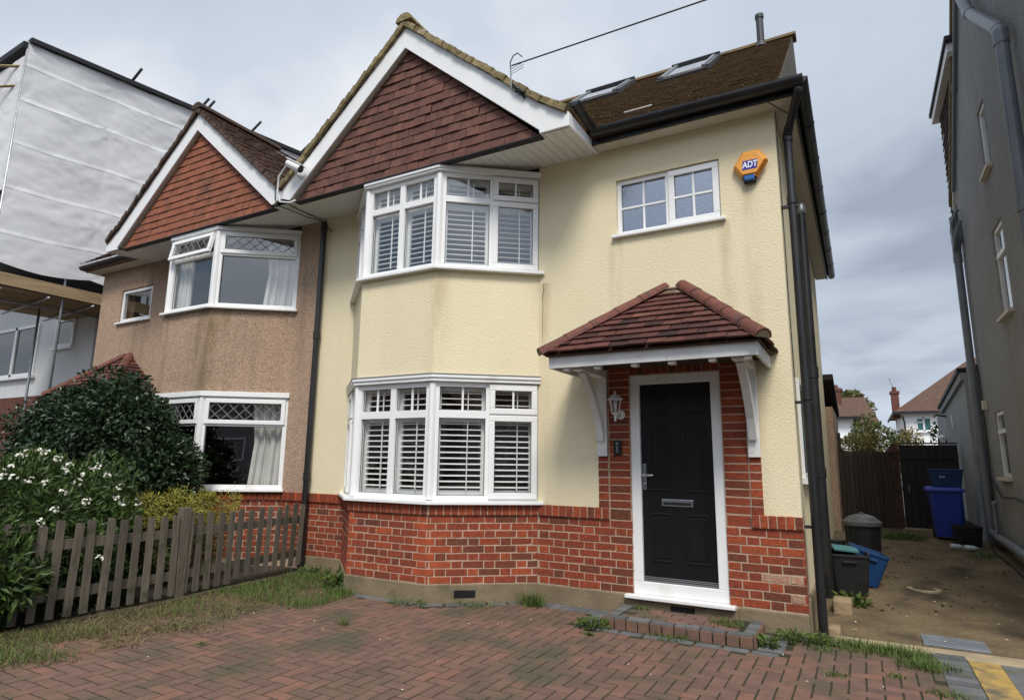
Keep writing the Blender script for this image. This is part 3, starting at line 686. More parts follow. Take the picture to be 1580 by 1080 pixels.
    if flash: mb = MB(); follow(mb, trim_top+.005, trim_top+.014, -.08, .055); mb.obj('flashing', 'lead', win)
    if shut:
        Lf = ff.L
        for f, sp in ((ff, ((.055, Lf/2-.005), (Lf/2+.005, Lf-.06))), (fr, ((.05, fr.L*.53-.005), (fr.L*.53+.005, fr.L-.02)))):
            for a, b in sp:
                shutter(win, f, a, b, z0+.03, zt0+.02, dep=-.118, tilt=tilt); shutter(win, f, a, b, zt0+.028, z1-.03, dep=-.118, tilt=tilt, rail=.03)
    return win
bay_window((Fl, Ff, Fr), 1.016, 2.262, .24, house, 2.331)
bay_window((Fl, Ff, Fr), 3.536, 4.672, .20, house, 4.728, flash=False)
# small upstairs window
def small_window(parent, f, u0, u1, z0, z1, split, mat='glass_obscure', bars=True):
    body = MB(); frame_rect(body, f, u0, u1, z0, z1, .045, -.10, -.035)
    mid = u0+(u1-u0)*split if split else None
    if split: f.box(body, mid-.03, mid+.03, z0+.045, z1-.045, -.10, -.035)
    w_ = body.obj('casement_window', 'upvc', parent, bev=.004)
    gb = MB(); gk = MB()
    def lite(a, b, za, zb, d):
        pane(w_, f, a, b, za, zb, d, mat); bead(w_, gk, f, a, b, za, zb, d)
        if bars: f.box(gb, (a+b)/2-.011, (a+b)/2+.011, za, zb, d-.004, d+.010); f.box(gb, a, b, (za+zb)/2-.011, (za+zb)/2+.011, d-.004, d+.012)
    if split:
        lite(u0+.045, mid-.03, z0+.045, z1-.045, -.07)
        s = MB(); frame_rect(s, f, mid+.005, u1-.012, z0+.015, z1-.012, .062, -.07, -.015); s.obj('opening_sash', 'upvc', w_, bev=.006)
        lite(mid+.067, u1-.074, z0+.077, z1-.074, -.045)
    else:
        s = MB(); frame_rect(s, f, u0+.012, u1-.012, z0+.012, z1-.012, .05, -.07, -.02); s.obj('opening_sash', 'upvc', w_, bev=.005)
        lite(u0+.062, u1-.062, z0+.062, z1-.062, -.05)
    if bars: gb.obj('glazing_bars', 'upvc', w_)
    gk.obj('glazing_gasket', 'black', w_)
    mb = MB(); f.box(mb, u0-.045, u1+.045, z0-.034, z0-.002, -.09, .05); mb.obj('sill', 'upvc', w_, bev=.005)
    return w_
small_window(house, Fw, X(-1.616), X(-.538), 3.815, 4.442, .515)
mb = MB()
Fside = Face((0, .40), (0, 1.25)); frame_rect(mb, Fside, 0, .85, 1.30, 2.24, .05, -.03, .022); sw = mb.obj('side_window', 'upvc', house, bev=.004)
mb = MB(); Fside.box(mb, -.04, .89, 1.255, 1.298, -.02, .06); mb.obj('sill', 'upvc', sw); mb = MB(); Fside.quad(mb, .05, .8, 1.35, 2.19, .004); mb.obj('pane', 'far_pane', sw, recalc=False)

# ------------------------------------------------------------ front door
mb = MB(); frame_rect(mb, Fw, X(-1.520), X(-.632), .2, 2.30, .095, -.10, -.02, tb=.115); 
dr = mb.obj('door_frame', 'upvc', house, bev=.006)
mb = MB(); frame_rect(mb, Fw, X(-1.475), X(-.677), .262, 2.255, .04, -.095, -.034); mb.obj('inner_stop', 'upvc', dr, bev=.003)
mb = MB(); Fw.box(mb, X(-1.585), X(-.578), .166, .199, -.1, .075); mb.obj('sill', 'upvc', dr, bev=.006)
mb = MB(); Fw.box(mb, X(-1.425), X(-.727), .318, 2.205, -.09, -.055); leaf = mb.obj('door', 'door', house, bev=.004)
for cx in (-1.240, -.900):
    for z0, z1 in ((1.895, 2.075), (1.16, 1.765), (.50, .955)):
        mb = MB(); hw = .105
        frame_rect(mb, Fw, X(cx-hw), X(cx+hw), z0, z1, .022, -.056, -.047); mb.obj('moulding', 'door', leaf, bev=.005)
        mb = MB(); Fw.box(mb, X(cx-hw+.035), X(cx+hw-.035), z0+.035, z1-.035, -.056, -.049); mb.obj('door_panel', 'door', leaf, bev=.006)
mb = MB(); Fw.box(mb, X(-1.232), X(-.932), 1.022, 1.088, -.056, -.045); lb = mb.obj('letter_box', 'chrome', leaf, bev=.004)
mb = MB(); Fw.box(mb, X(-1.215), X(-.949), 1.034, 1.060, -.045, -.0435); mb.obj('flap', 'black', lb)
mb = MB(); Fw.box(mb, X(-1.411), X(-1.375), 1.17, 1.42, -.056, -.044); mb.tube([(-1.393, .043, 1.31), (-1.393, -.012, 1.31), (-1.37, -.018, 1.312), (-1.29, -.018, 1.318)], [.011, .011, .010, .009], 10); mb.lathe((-1.393, .044, 1.225), [(.011, 0), (.011, .008)], 12, (0, -1, 0)); mb.obj('door_handle', 'chrome', leaf, bev=.002)
mb = MB(); Fw.box(mb, X(-1.425), X(-.727), .322, .332, -.056, -.04); Fw.box(mb, X(-1.425), X(-.727), .340, .348, -.056, -.044); Fw.box(mb, X(-1.425), X(-.727), .355, .362, -.056, -.048); mb.obj('rain_deflector', 'alu', leaf)
# key safe by the door
mb = MB(); Fw.box(mb, X(-1.688), X(-1.602), 1.50, 1.652, 0, .034); ks = mb.obj('door_bell', 'black', house, bev=.012)
mb = MB(); mb.lathe((-1.645, -.034, 1.615), [(.013, 0), (.013, .004), (.010, .006)], 14, (0, -1, 0)); Fw.box(mb, X(-1.650), X(-1.640), 1.53, 1.595, .034, .0365); mb.obj('button', 'alu', ks)

# ------------------------------------------------------------ porch canopy
mb = MB(); cz0, cz1 = 2.292, 2.402
mb.box(-2.03, -.172, -.81, -.785, cz0, cz1); mb.box(-.197, -.172, -.784, 0, cz0, cz1); mb.box(-2.03, -2.005, -.784, 0, cz0, cz1)
can = mb.obj('porch_canopy', 'white_paint', house, bev=.003)
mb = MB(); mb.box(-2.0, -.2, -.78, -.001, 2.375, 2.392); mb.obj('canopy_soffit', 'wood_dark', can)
for k, x in enumerate((-1.865, -1.56, -1.21, -.88, -.54, -.26)):
    mb = MB(); mb.box(x-.028, x+.028, -.783, -.70, 2.266, 2.372); mb.obj('rafter_end', 'white_paint', can, bev=.002)
ez, ey, tz = 2.405, -.875, 3.12
rx0, rx1 = -1.12, -.92; ex0, ex1 = -2.075, -.125
core = MB(); core.add([(ex0+.02, ey+.02, ez), (ex1-.02, ey+.02, ez), (ex1-.02, 0, ez), (ex0+.02, 0, ez), (rx0, -.02, tz-.02), (rx1, -.02, tz-.02)], [(0,1,5,4), (1,2,5), (3,0,4), (2,3,4,5), (3,2,1,0)])
core.obj('canopy_core', 'rooftile_n', can)
run = -ey-.02; sl = math.hypot(run, tz-ez); Vf = Vector((0, run, tz-ez))
tile_field((0, ey, ez), (1,0,0), Vf, Vector((0, -(tz-ez), run)), [(ex0, 0), (ex1, 0), (rx1, sl), (rx0, sl)], .106, .168, 'clay', can, th=.017, lift=.034, jit=.0035)
w_ = ex1-rx1; Vr = Vector((-w_, 0, tz-ez)); slr = Vr.length
tile_field((ex1, 0, ez), (0,1,0), Vr, Vector((tz-ez, 0, w_)), [(ey, 0), (0, 0), (-.02, slr), (-.03, slr)], .106, .168, 'clay', can, th=.016, lift=.03, jit=.006)
Vl = Vector((rx0-ex0, 0, tz-ez)); sll = Vl.length
tile_field((ex0, 0, ez), (0,-1,0), Vl, Vector((-(tz-ez), 0, rx0-ex0)), [(0, 0), (-ey, 0), (.03, sll), (.02, sll)], .106, .168, 'clay', can, name='side_tile', th=.016, lift=.03, jit=.006, joined=True)
def hip_run(a, b, n, r, parent, mat='clay_hip'):
    a, b = Vector(a), Vector(b); d = (b-a).normalized(); side = d.cross(Vector((0,0,1))).normalized(); up = side.cross(d).normalized()
    for k in range(n):
        p = a.lerp(b, k/n); q = a.lerp(b, (k+1.12)/n); mb = MB(); m_ = 9
        for j_, (c, rr) in enumerate(((p, r), (q, r*.90))):
            for o_ in (0, .016):
                for i in range(m_):
                    t = math.pi*i/(m_-1); mb.v.append(tuple(c+side*math.cos(t)*(rr-o_)+up*(math.sin(t)*(rr-o_)-.03)))
        for i in range(m_-1):
            mb.f += [(i, i+1, 2*m_+i+1, 2*m_+i), (m_+i+1, m_+i, 3*m_+i, 3*m_+i+1), (i+1, i, m_+i, m_+i+1), (2*m_+i, 2*m_+i+1, 3*m_+i+1, 3*m_+i)]
        mb.f += [(0, 2*m_, 3*m_, m_), (m_-1, 2*m_-1, 4*m_-1, 3*m_-1)]
        mb.obj('hip_tile', mat, parent, smooth=False)
        # mortar fill in the open end
        if k == 0:
            mb = MB(); pts = [p+side*math.cos(math.pi*i/8)*(r-.018)+up*(math.sin(math.pi*i/8)*(r-.018)-.03) for i in range(9)]; mb.prism(pts, d*.03); mb.obj('hip_mortar', 'plinth', parent)
hip_run((ex0-.015, ey-.02, ez+.035), (rx0-.005, -.06, tz+.045), 5, .072, can); hip_run((ex1+.015, ey-.02, ez+.035), (rx1+.005, -.06, tz+.045), 5, .078, can)
mb = MB(); mb.prism([(rx0-.02, -.16, tz-.06), (rx1+.02, -.16, tz-.06), (rx1+.03, 0, tz+.06), (rx0-.03, 0, tz+.06)], (0, .01, -.12)); mb.obj('ridge_mortar', 'plinth', can, bev=.02)
for s, xo in ((-1, -1.803), (1, -.352)):
    mb = MB(); mb.box(xo-.052, xo+.052, -.042, -.0145, 1.49, 2.372); br = mb.obj('bracket', 'white_paint', can, bev=.003)
    mb = MB(); mb.box(xo-.05, xo+.05, -.70, -.043, 2.285, 2.36); mb.obj('bracket_arm', 'white_paint', br, bev=.003)
    pts = [(-.52, 2.29), (-.30, 2.10), (-.12, 1.85), (-.045, 1.66)]
    mb = MB(); wv = .035
    for (y0, z0), (y1, z1) in zip(pts, pts[1:]):
        mb.hexa([(xo-wv, y0-.04, z0-.02), (xo+wv, y0-.04, z0-.02), (xo+wv, y0+.035, z0+.02), (xo-wv, y0+.035, z0+.02), (xo-wv, y1-.04, z1-.02), (xo+wv, y1-.04, z1-.02), (xo+wv, y1+.03, z1+.02), (xo-wv, y1+.03, z1+.02)])
    mb.obj('brace', 'white_paint', br, bev=.003)

# ------------------------------------------------------------ gables, roofs, gutters (used by both halves)
GY = -.83                               # face of the barge boards
AP = (-3.957, 6.614)                    # top of the barge boards
def mirror(x): return 2*XM-x
def gable(parent, flip, hung, verge):
    mx = (lambda x: mirror(x)) if flip else (lambda x: x)
    def P(x, y, z): return (mx(x), y, z)
    k = .850
    xl, xr = -5.86, -1.803
    # outer edge with sprocketed feet
    outL = [(AP[0], AP[1]), (-5.55, AP[1]-(AP[0]+5.55)*k*1.02), (xl-.07, 4.985)]
    outR = [(AP[0], AP[1]), (-2.12, AP[1]-(-2.12-AP[0])*k*1.0), (xr, 4.872)]
    inA = (AP[0], AP[1]-.278); inL = (-5.78, 4.762); inR = (-2.134, 4.762)
    mb = MB(); mb.prism([P(*(q[0], GY, q[1])) for q in (outL[0], outL[1], outL[2], (xl-.07, 4.80), (-5.80, 4.752), inL, inA)], (0, .028, 0)); mb.obj('barge_board', 'upvc', parent, bev=.003)
    mb = MB(); mb.prism([P(*(q[0], GY, q[1])) for q in (outR[0], inA, inR, (-2.134, 4.727), (xr, 4.727), outR[2], outR[1])], (0, .028, 0)); mb.obj('barge_board', 'upvc', parent, bev=.003)
    mb = MB(); mb.prism([P(xr-.026, GY+.029, 4.727), P(xr-.026, GY+.029, 4.872), P(xr-.026, -.0, 4.872), P(xr-.026, 0, 4.80)], (-.026 if flip else .026, 0, 0)); mb.obj('return_fascia', 'upvc', parent, bev=.002)
    # under-cloak soffits of the rakes
    for a, b in ((inA, inL), (inA, inR)):
        mb = MB(); d = Vector((b[0]-a[0], 0, b[1]-a[1])).normalized()
        mb.prism([P(a[0], GY+.028, a[1]+.01), P(b[0], GY+.028, b[1]+.01), P(b[0], GY+.12, b[1]+.01), P(a[0], GY+.12, a[1]+.01)], (0, 0, .02)); mb.obj('rake_soffit', 'cream_paint', parent)
    # hanging tiles
    ty = GY+.105
    conv = [(-5.74, 4.745), (-2.165, 4.745), (inA[0], inA[1]+.03)]
    if flip: conv = [(mirror(p[0]), p[1]) for p in (conv[1], conv[0], conv[2])]
    mb = MB(); mb.prism([(c[0], ty+.01, c[1]) for c in conv], (0, .05, 0)); mb.obj('tile_backing', 'rust_roof', parent)
    tile_field((0, ty, 0), (1,0,0), (0,0,1), (0,-1,0), conv, .112, .166, hung, parent, name='hung_tile', th=.012, lift=.022, jit=.005 if not flip else .003)
    mb = MB(); mb.prism([P(-5.76, ty-.045, 4.735), P(-2.15, ty-.045, 4.735), P(-2.15, ty+.05, 4.735), P(-5.76, ty+.05, 4.735)], (0, 0, .012)); mb.obj('tile_batten', 'rust_roof', parent)
    # soffit boards
    n = 42; x0, x1 = -5.95, -1.83; st = (x1-x0)/n; me = MB()
    me.add([(-st/2+.003, ty-.03, 4.745), (st/2-.003, ty-.03, 4.745), (st/2-.003, .0, 4.812), (-st/2+.003, .0, 4.812), (-st/2+.003, ty-.03, 4.757), (st/2-.003, ty-.03, 4.757), (st/2-.003, 0, 4.824), (-st/2+.003, 0, 4.824)], [(3,2,1,0), (4,5,6,7), (0,1,5,4), (1,2,6,5), (2,3,7,6), (3,0,4,7)])
    ms = me.mesh('soffit_board', 'soffit', False, False)
    for i in range(n): link('soffit_board', ms, parent, loc=(mx(x0+st*(i+.5)), 0, 0))
    mb = MB(); mb.prism([P(-5.95, -.70, 4.765), P(-1.84, -.70, 4.765), P(-1.84, -.0, 4.828), P(-5.95, 0, 4.828)], (0, 0, .01)); mb.obj('soffit_backing', 'rust_roof', parent)
    # cross roof body
    top = [(XM, AP[1]+.075-(AP[0]-XM)*k), (AP[0], AP[1]+.075), (-2.14, AP[1]+.075-(-2.14-AP[0])*k), (xr-.02, 4.935)]
    mb = MB()
    for a, b in zip(top, top[1:]): mb.prism([P(a[0], GY-.012, a[1]-.03), P(b[0], GY-.012, b[1]-.03), P(b[0], GY-.012, b[1]-.075), P(a[0], GY-.012, a[1]-.075)], (0, 3.4, 0))
    mb.obj('cross_roof', 'rooftile_n', parent)
    # verge tiles along both rakes
    for pts in ((top[1], top[0]), (top[1], top[2], top[3])):
        tot = sum(math.dist(a, b) for a, b in zip(pts, pts[1:])); nn = int(tot/.112)
        vm = MB(); vm.hexa([(-.062,0,-.045), (.062,0,-.045), (.062,.25,-.045), (-.062,.25,-.045), (-.060,.006,.018), (.060,0,.026), (.060,.25,.026), (-.060,.25,.018)])
        vs = vm.mesh('verge_tile', verge, False)
        for i in range(nn+1):
            t = tot*(i+.5)/(nn+1); 
            for a, b in zip(pts, pts[1:]):
                l = math.dist(a, b)
                if t <= l: break
                t -= l
            x, z = a[0]+(b[0]-a[0])*t/l, a[1]+(b[1]-a[1])*t/l
            dx_, dz_ = (b[0]-a[0]), b[1]-a[1]
            if flip: dx_ = -dx_
            ang = math.atan2(dz_, dx_)
            if abs(ang) > math.pi/2: ang += math.pi
            o = link('verge_tile', vs, parent, loc=(mx(x), GY-.045+random.uniform(-.008, .008), z-.018+random.uniform(-.006, .008)), rot=(0, -ang+random.uniform(-.06, .06), random.uniform(-.05, .05)))
    mb = MB()
    for i in range(5):
        y0 = GY-.06+i*.3; pts = [(mx(AP[0])+math.cos(math.pi*t/8)*.12, y0, AP[1]+.055+math.sin(math.pi*t/8)*.10) for t in range(9)]
        mb.prism(pts, (0, .31, 0))
    mb.obj('ridge_tile', verge, parent)
gable(house, False, 'hung', 'verge')

PIT = R(39); TP = math.tan(PIT); EY, EZ, RY = -.30, 4.915, 3.0
RZ = EZ+(RY-EY)*TP
mb = MB(); mb.prism([(.0, EY+.02, EZ-.015), (.0, RY, RZ-.03), (.0, 6.4, EZ), (0, 6.4, EZ-.06), (0, -.19, EZ-.06), (0, EY+.02, EZ-.03)], (-5.9, 0, 0)); mb.obj('main_roof', 'rooftile_n', house)
Ns = Vector((0, -math.sin(PIT), math.cos(PIT))); Vs = Vector((0, math.cos(PIT), math.sin(PIT))); SL = (RY-EY)/math.cos(PIT)
tile_field((0, EY, EZ), (1,0,0), Vs, Ns, [(-3.9, 0), (.08, 0), (.08, SL), (-3.9, SL)], .104, .166, 'rooftile', house, name='roof_tiles', joined=True, jit=.004)
mb = MB(); 
for i in range(13): mb.prism([(-3.9+i*.31, RY+math.cos(math.pi*t/8)*.11, RZ-.02+math.sin(math.pi*t/8)*.09) for t in range(9)], (.305, 0, 0))
mb.obj('ridge_tiles', 'rooftile', house, kind='stuff')
# right-hand verge board and loft cheek
mb = MB(); mb.prism([(.03, EY+.25, EZ+.02), (.03, EY+.25, EZ+.19), (.03, RY, RZ+.005), (.03, 6.3, EZ+.0), (.03, 6.3, EZ-.08)], (.05, 0, 0)); mb.obj('verge_board', 'old_board', house)
mb = MB(); mb.prism([(-.01, -.0, 4.83), (-.01, RY, RZ-.12), (-.01, 6.2, 4.83)], (.03, 0, 0)); mb.obj('loft_cheek', 'hung', house)
# skylights
for x0, x1, v0, v1 in ((-3.08, -2.24, 2.98, 4.10), (-1.62, -.90, 2.72, 4.02)):
    O = Vector((0, EY, EZ))
    def S(u, v, n_): return O+Vector((u, 0, 0))+Vs*v+Ns*n_
    mb = MB()
    def sb(u0, u1, va, vb, n0, n1): mb.hexa([S(u0,va,n0), S(u1,va,n0), S(u1,vb,n0), S(u0,vb,n0), S(u0,va,n1), S(u1,va,n1), S(u1,vb,n1), S(u0,vb,n1)])
    sb(x0, x1, v0, v0+.07, .02, .075); sb(x0, x1, v1-.07, v1, .02, .13); sb(x0, x0+.06, v0+.07, v1-.07, .02, .10); sb(x1-.06, x1, v0+.07, v1-.07, .02, .10)
    sl_ = mb.obj('skylight', 'darkframe', house, bev=.006)
    mb = MB(); sb(x0+.06, x0+.10, v0+.04, v1-.07, .04, .115); mb.obj('side_trim', 'alu', sl_); mb = MB(); sb(x1-.10, x1-.06, v0+.04, v1-.07, .04, .115); mb.obj('side_trim', 'alu', sl_)
    mb = MB(); mb.add([S(x0+.05, v0+.05, .095), S(x1-.05, v0+.05, .095), S(x1-.05, v1-.05, .095), S(x0+.05, v1-.05, .095)], [(0,1,2,3)]); mb.obj('pane', 'glass', sl_, recalc=False)
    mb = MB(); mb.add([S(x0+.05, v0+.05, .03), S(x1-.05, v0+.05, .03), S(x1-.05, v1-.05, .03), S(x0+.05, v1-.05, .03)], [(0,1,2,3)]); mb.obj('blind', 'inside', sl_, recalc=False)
mb = MB(); p = Vector((-.34, RY-.12, RZ-.12)); mb.tube([p, p+Vector((0, 0, .50))], .052, 14); mb.tube([p+Vector((0, 0, .50)), p+Vector((0, 0, .56))], .062, 14); mb.tube([p+Vector((0,0,.02)), p+Vector((0,0,.10))], [.085, .058], 14); mb.obj('vent_pipe', 'ventpipe', house, smooth=False)
mb = MB(); O = Vector((0, EY, EZ)); a = O+Vector((-1.52, 0, 0))+Vs*.47+Ns*.045; b = O+Vector((-1.21, 0, 0))+Vs*.47+Ns*.045; mb.bar(a, b, .025, .012, Ns); mb.obj('stray_batten', 'white_paint', house)
# eaves
mb = MB(); mb.box(-1.80, .176, -.20, -.005, 4.812, 4.83); mb.box(-.002, .176, -.004, 6.35, 4.811, 4.829); mb.obj('eave_soffit', 'cream_paint', house, bev=.002)
mb = MB(); mb.box(-1.80, .20, -.225, -.203, 4.795, 4.90); mb.obj('fascia', 'blackpipe', house, bev=.002); mb = MB(); mb.box(.178, .20, -.202, 6.35, 4.795, 4.90); mb.obj('fascia', 'blackpipe', house, bev=.002)
def gutter(parent, a, b, r=.056, mat='blackpipe', clips=.9, name='gutter'):
    a, b = Vector(a), Vector(b); d = (b-a).normalized(); side = d.cross(Vector((0,0,1))); mb = MB(); n = 10
    for c in (a, b):
        for rr in (r, r-.006):
            for i in range(n+1):
                t = math.pi*i/n; mb.v.append(tuple(c+side*math.cos(t)*rr-Vector((0,0,1))*math.sin(t)*rr))
    m_ = n+1
    for i in range(n): mb.f += [(i, i+1, 2*m_+i+1, 2*m_+i), (m_+i+1, m_+i, 3*m_+i, 3*m_+i+1), (i, i+1, m_+i+1, m_+i), (2*m_+i, 2*m_+i+1, 3*m_+i+1, 3*m_+i)]
    mb.f += [(0, 2*m_, 3*m_, m_), (n, m_+n, 3*m_+n, 2*m_+n)]
    # end discs and brackets
    for c in (a, b): mb.add([tuple(c+side*math.cos(math.pi*i/n)*r-Vector((0,0,1))*math.sin(math.pi*i/n)*r) for i in range(n+1)], [tuple(range(n+1))])
    k = int((b-a).length/clips)
    for i in range(1, k+1):
        c = a+d*(i*(b-a).length/(k+1)); pts = [c+side*math.cos(math.pi*j_/n)*(r+.006)-Vector((0,0,1))*math.sin(math.pi*j_/n)*(r+.006) for j_ in range(n+1)]
        mb.prism(pts, d*.035)
    return mb.obj(name, mat, parent, smooth=False)
gutter(house, (-1.78, -.295, 4.925), (.285, -.295, 4.905), .072); gutter(house, (.262, -.30, 4.905), (.262, 6.45, 4.885), .062)
gutter(house, (-1.755, -.80, 4.985), (-1.755, -.26, 4.935), .055)
mb = MB(); mb.prism([(.08, -.28, EZ+.03), (.31, -.28, 4.90), (.31, 6.4, 4.90), (.08, 6.4, EZ+.03)], (0, 0, .02)); mb.obj('side_eave_tiles', 'verge_n', house)
def pipe(parent, pts, r=.034, mat='blackpipe', collars=(), name='downpipe'):
    mb = MB(); pts = [Vector(p) for p in pts]
    for a, b in zip(pts, pts[1:]): mb.tube([a, b], r, 16)
    for a, b, c in zip(pts, pts[1:], pts[2:]):
        d1, d2 = (a-b).normalized(), (c-b).normalized(); l_ = min(.07, (a-b).length*.45, (c-b).length*.45); mb.tube([b+d1*l_, b+d1*l_*.35, b+(d1+d2)*l_*.12, b+d2*l_*.35, b+d2*l_], r+.006, 16)
    for (p, q) in collars: mb.tube([p, q], r+.009, 16)
    return mb.obj(name, mat, parent, smooth=False)
PX, PY = .098, .085
pp = pipe(house, [(.235, -.26, 4.86), (.235, -.26, 4.80), (.11, .05, 4.60), (PX, PY, 4.55), (PX, PY, .03)], .037, collars=[((PX, PY, 4.50), (PX, PY, 4.58)), ((PX, PY, 3.86), (PX, PY, 3.94)), ((PX, PY, 2.0), (PX, PY, 2.08))])
for z in (3.84, 1.98, .9):
    mb = MB(); mb.box(-.004, PX+.05, PY-.02, PY+.02, z-.012, z+.012); mb.obj('pipe_clip', 'blackpipe', pp)
SX, SY = .085, 1.55
sp = pipe(house, [(SX, SY, 4.3), (SX, SY, .02)], .052, collars=[((SX, SY, 2.38), (SX, SY, 2.50)), ((SX, SY, 1.3), (SX, SY, 1.4))], name='soil_pipe')
mb = MB(); mb.lathe((SX, SY, 4.3), [(.055, 0), (.056, .05), (.05, .10), (.03, .14), (.005, .155)], 14); mb.obj('wire_balloon', 'alu', sp, smooth=True)
pipe(house, [(.05, 1.05, 2.2), (.05, 1.05, .05)], .022, name='waste_pipe'); pipe(house, [(.03, 1.9, 3.3), (.03, 1.9, 3.1)], .02, 'upvc', name='overflow_pipe')
pipe(house, [(XM+.03, -.075, 4.74), (XM+.03, -.075, .06)], .040, collars=[((XM+.03, -.075, z), (XM+.03, -.075, z+.10)) for z in (4.60, 3.05, 1.15, .10)])
mb = MB(); mb.tube([(.012, .02, 4.80), (.014, .03, 4.0), (.013, .02, 3.0), (.016, .03, 2.2)], .004, 6); mb.tube([(-.03, -.22, 4.79), (.1, -.1, 4.72), (.22, .1, 4.7)], .005, 6); mb.obj('loose_cable', 'rubber', house)
# rear lean-to of the house, beside the path
mb = MB(); mb.box(-2.5, .11, 6.2, 8.2, 0, 2.45); mb.obj('rear_extension', 'dash', house)
mb = MB(); mb.prism([(.16, 6.15, 2.92), (.16, 8.35, 2.42), (.16, 8.35, 2.52), (.16, 6.15, 3.02)], (-2.7, 0, 0)); mb.obj('extension_roof', 'rust_roof', house)

# ============================================================ pebbledashed other half
nb = thing('semi_detached_house', (-9, 0, 0), 'pink pebbledashed house with orange tile-hung gable and leaded bay windows', 'house')
NE, NA, NB_, ND = (mirror(D_[0]), 0.), (mirror(B_[0]), -.71), (mirror(A_[0]), -.71), (-6.47, 0.)
NL = -11.72
Gw = Face((NL, 0), (XM, 0)); Gl, Gf, Gr = Face(NE, NA), Face(NA, NB_), Face(NB_, ND)
Y_ = lambda x: x-NL
def nb_prism(mb, z0, z1, g=0.):
    s = g*.42
    mb.prism([(NE[0]-g*1.3, .2, z0), (NE[0]-g*1.3, 0, z0), (NA[0]-s, NA[1]-g, z0), (NB_[0]+s, NB_[1]-g, z0), (ND[0]+g*1.3, 0, z0), (ND[0]+g*1.3, .2, z0)], (0, 0, z1-z0)); return mb
mb = MB()
for x0, x1, z0, z1 in ((ND[0], XM, ZT, 4.83), (NL, NE[0], ZT, 3.80), (NL, -11.05, 3.80, 4.40), (-10.10, NE[0], 3.80, 4.40), (NL, NE[0], 4.40, 4.83)): mb.box(x0, x1, .0, .25, z0, z1)
nb_prism(mb, 2.335, 3.50); mb.box(NL, NL+.2, .25, 6.2, 0, 4.83); mb.box(NL, XM, 6.0, 6.2, 0, 4.83)
mb.obj('wall', 'dash', nb)
mb = MB(); mb.box(ND[0], XM-.001, .0035, .25, 0, ZT-.001); mb.box(NL, NE[0], .0035, .25, 0, ZT-.001); nb_prism(mb, 0, ZT-.002, -.0035); mb.obj('mortar', 'mortar', nb)
bs = MB(); flemish(Gr, 0, Gr.L, ZB-.075, 10, nb, shift=.03); flemish(Gw, Y_(ND[0]), Y_(XM-.01), ZB, 9, nb, shift=Y_(ND[0])+.1)
flemish(Gf, 0, Gf.L, ZB-.075, 10, nb, shift=.06, stuff=bs)
def ledge2(face, u0, u1, stuff=None):
    n = round((u1-u0)/.075); s = (u1-u0)/n
    for k in range(n): put_brick(face, u0+k*s+.004, u0+(k+1)*s-.004, ZL+.004, ZT+.004, nb, proud=.022, stuff=stuff, dep=.09)
ledge2(Gr, .01, Gr.L); ledge2(Gw, Y_(ND[0])+.02, Y_(XM)-.01); ledge2(Gf, 0, Gf.L, bs)
bs.obj('far_bricks', 'brick_stuff', nb, recalc=False, kind='stuff')
mb = MB()
for z0, z1 in ((.35, 2.42), (3.05, 4.80)):
    mb.add([(NL+.3, .26, z0), (XM-.05, .26, z0), (XM-.05, 3.4, z0), (NL+.3, 3.4, z0), (NL+.3, .26, z1), (XM-.05, .26, z1), (XM-.05, 3.4, z1), (NL+.3, 3.4, z1)], [(0,1,2,3), (4,5,6,7), (3,2,6,7), (0,3,7,4), (1,2,6,5)])
mb.obj('room', 'inside', nb, recalc=False)
def diamonds(mb, f, u0, u1, z0, z1, d, nx=6):
    p = (u1-u0)/nx; h = z1-z0; conv = [(u0, z0), (u1, z0), (u1, z1), (u0, z1)]
    for s in (1, -1):
        for i in range(-8, nx+9):
            # lines rising with a steep diamond pitch
            ua = u0+i*p; ub = ua+s*p*1.5; w_ = .006
            q = clip([(ua-w_, z0), (ua+w_, z0), (ub+w_, z1), (ub-w_, z1)], conv)
            if q: mb.prism([f.pt(a, b, d) for a, b in q], f.N*.004)
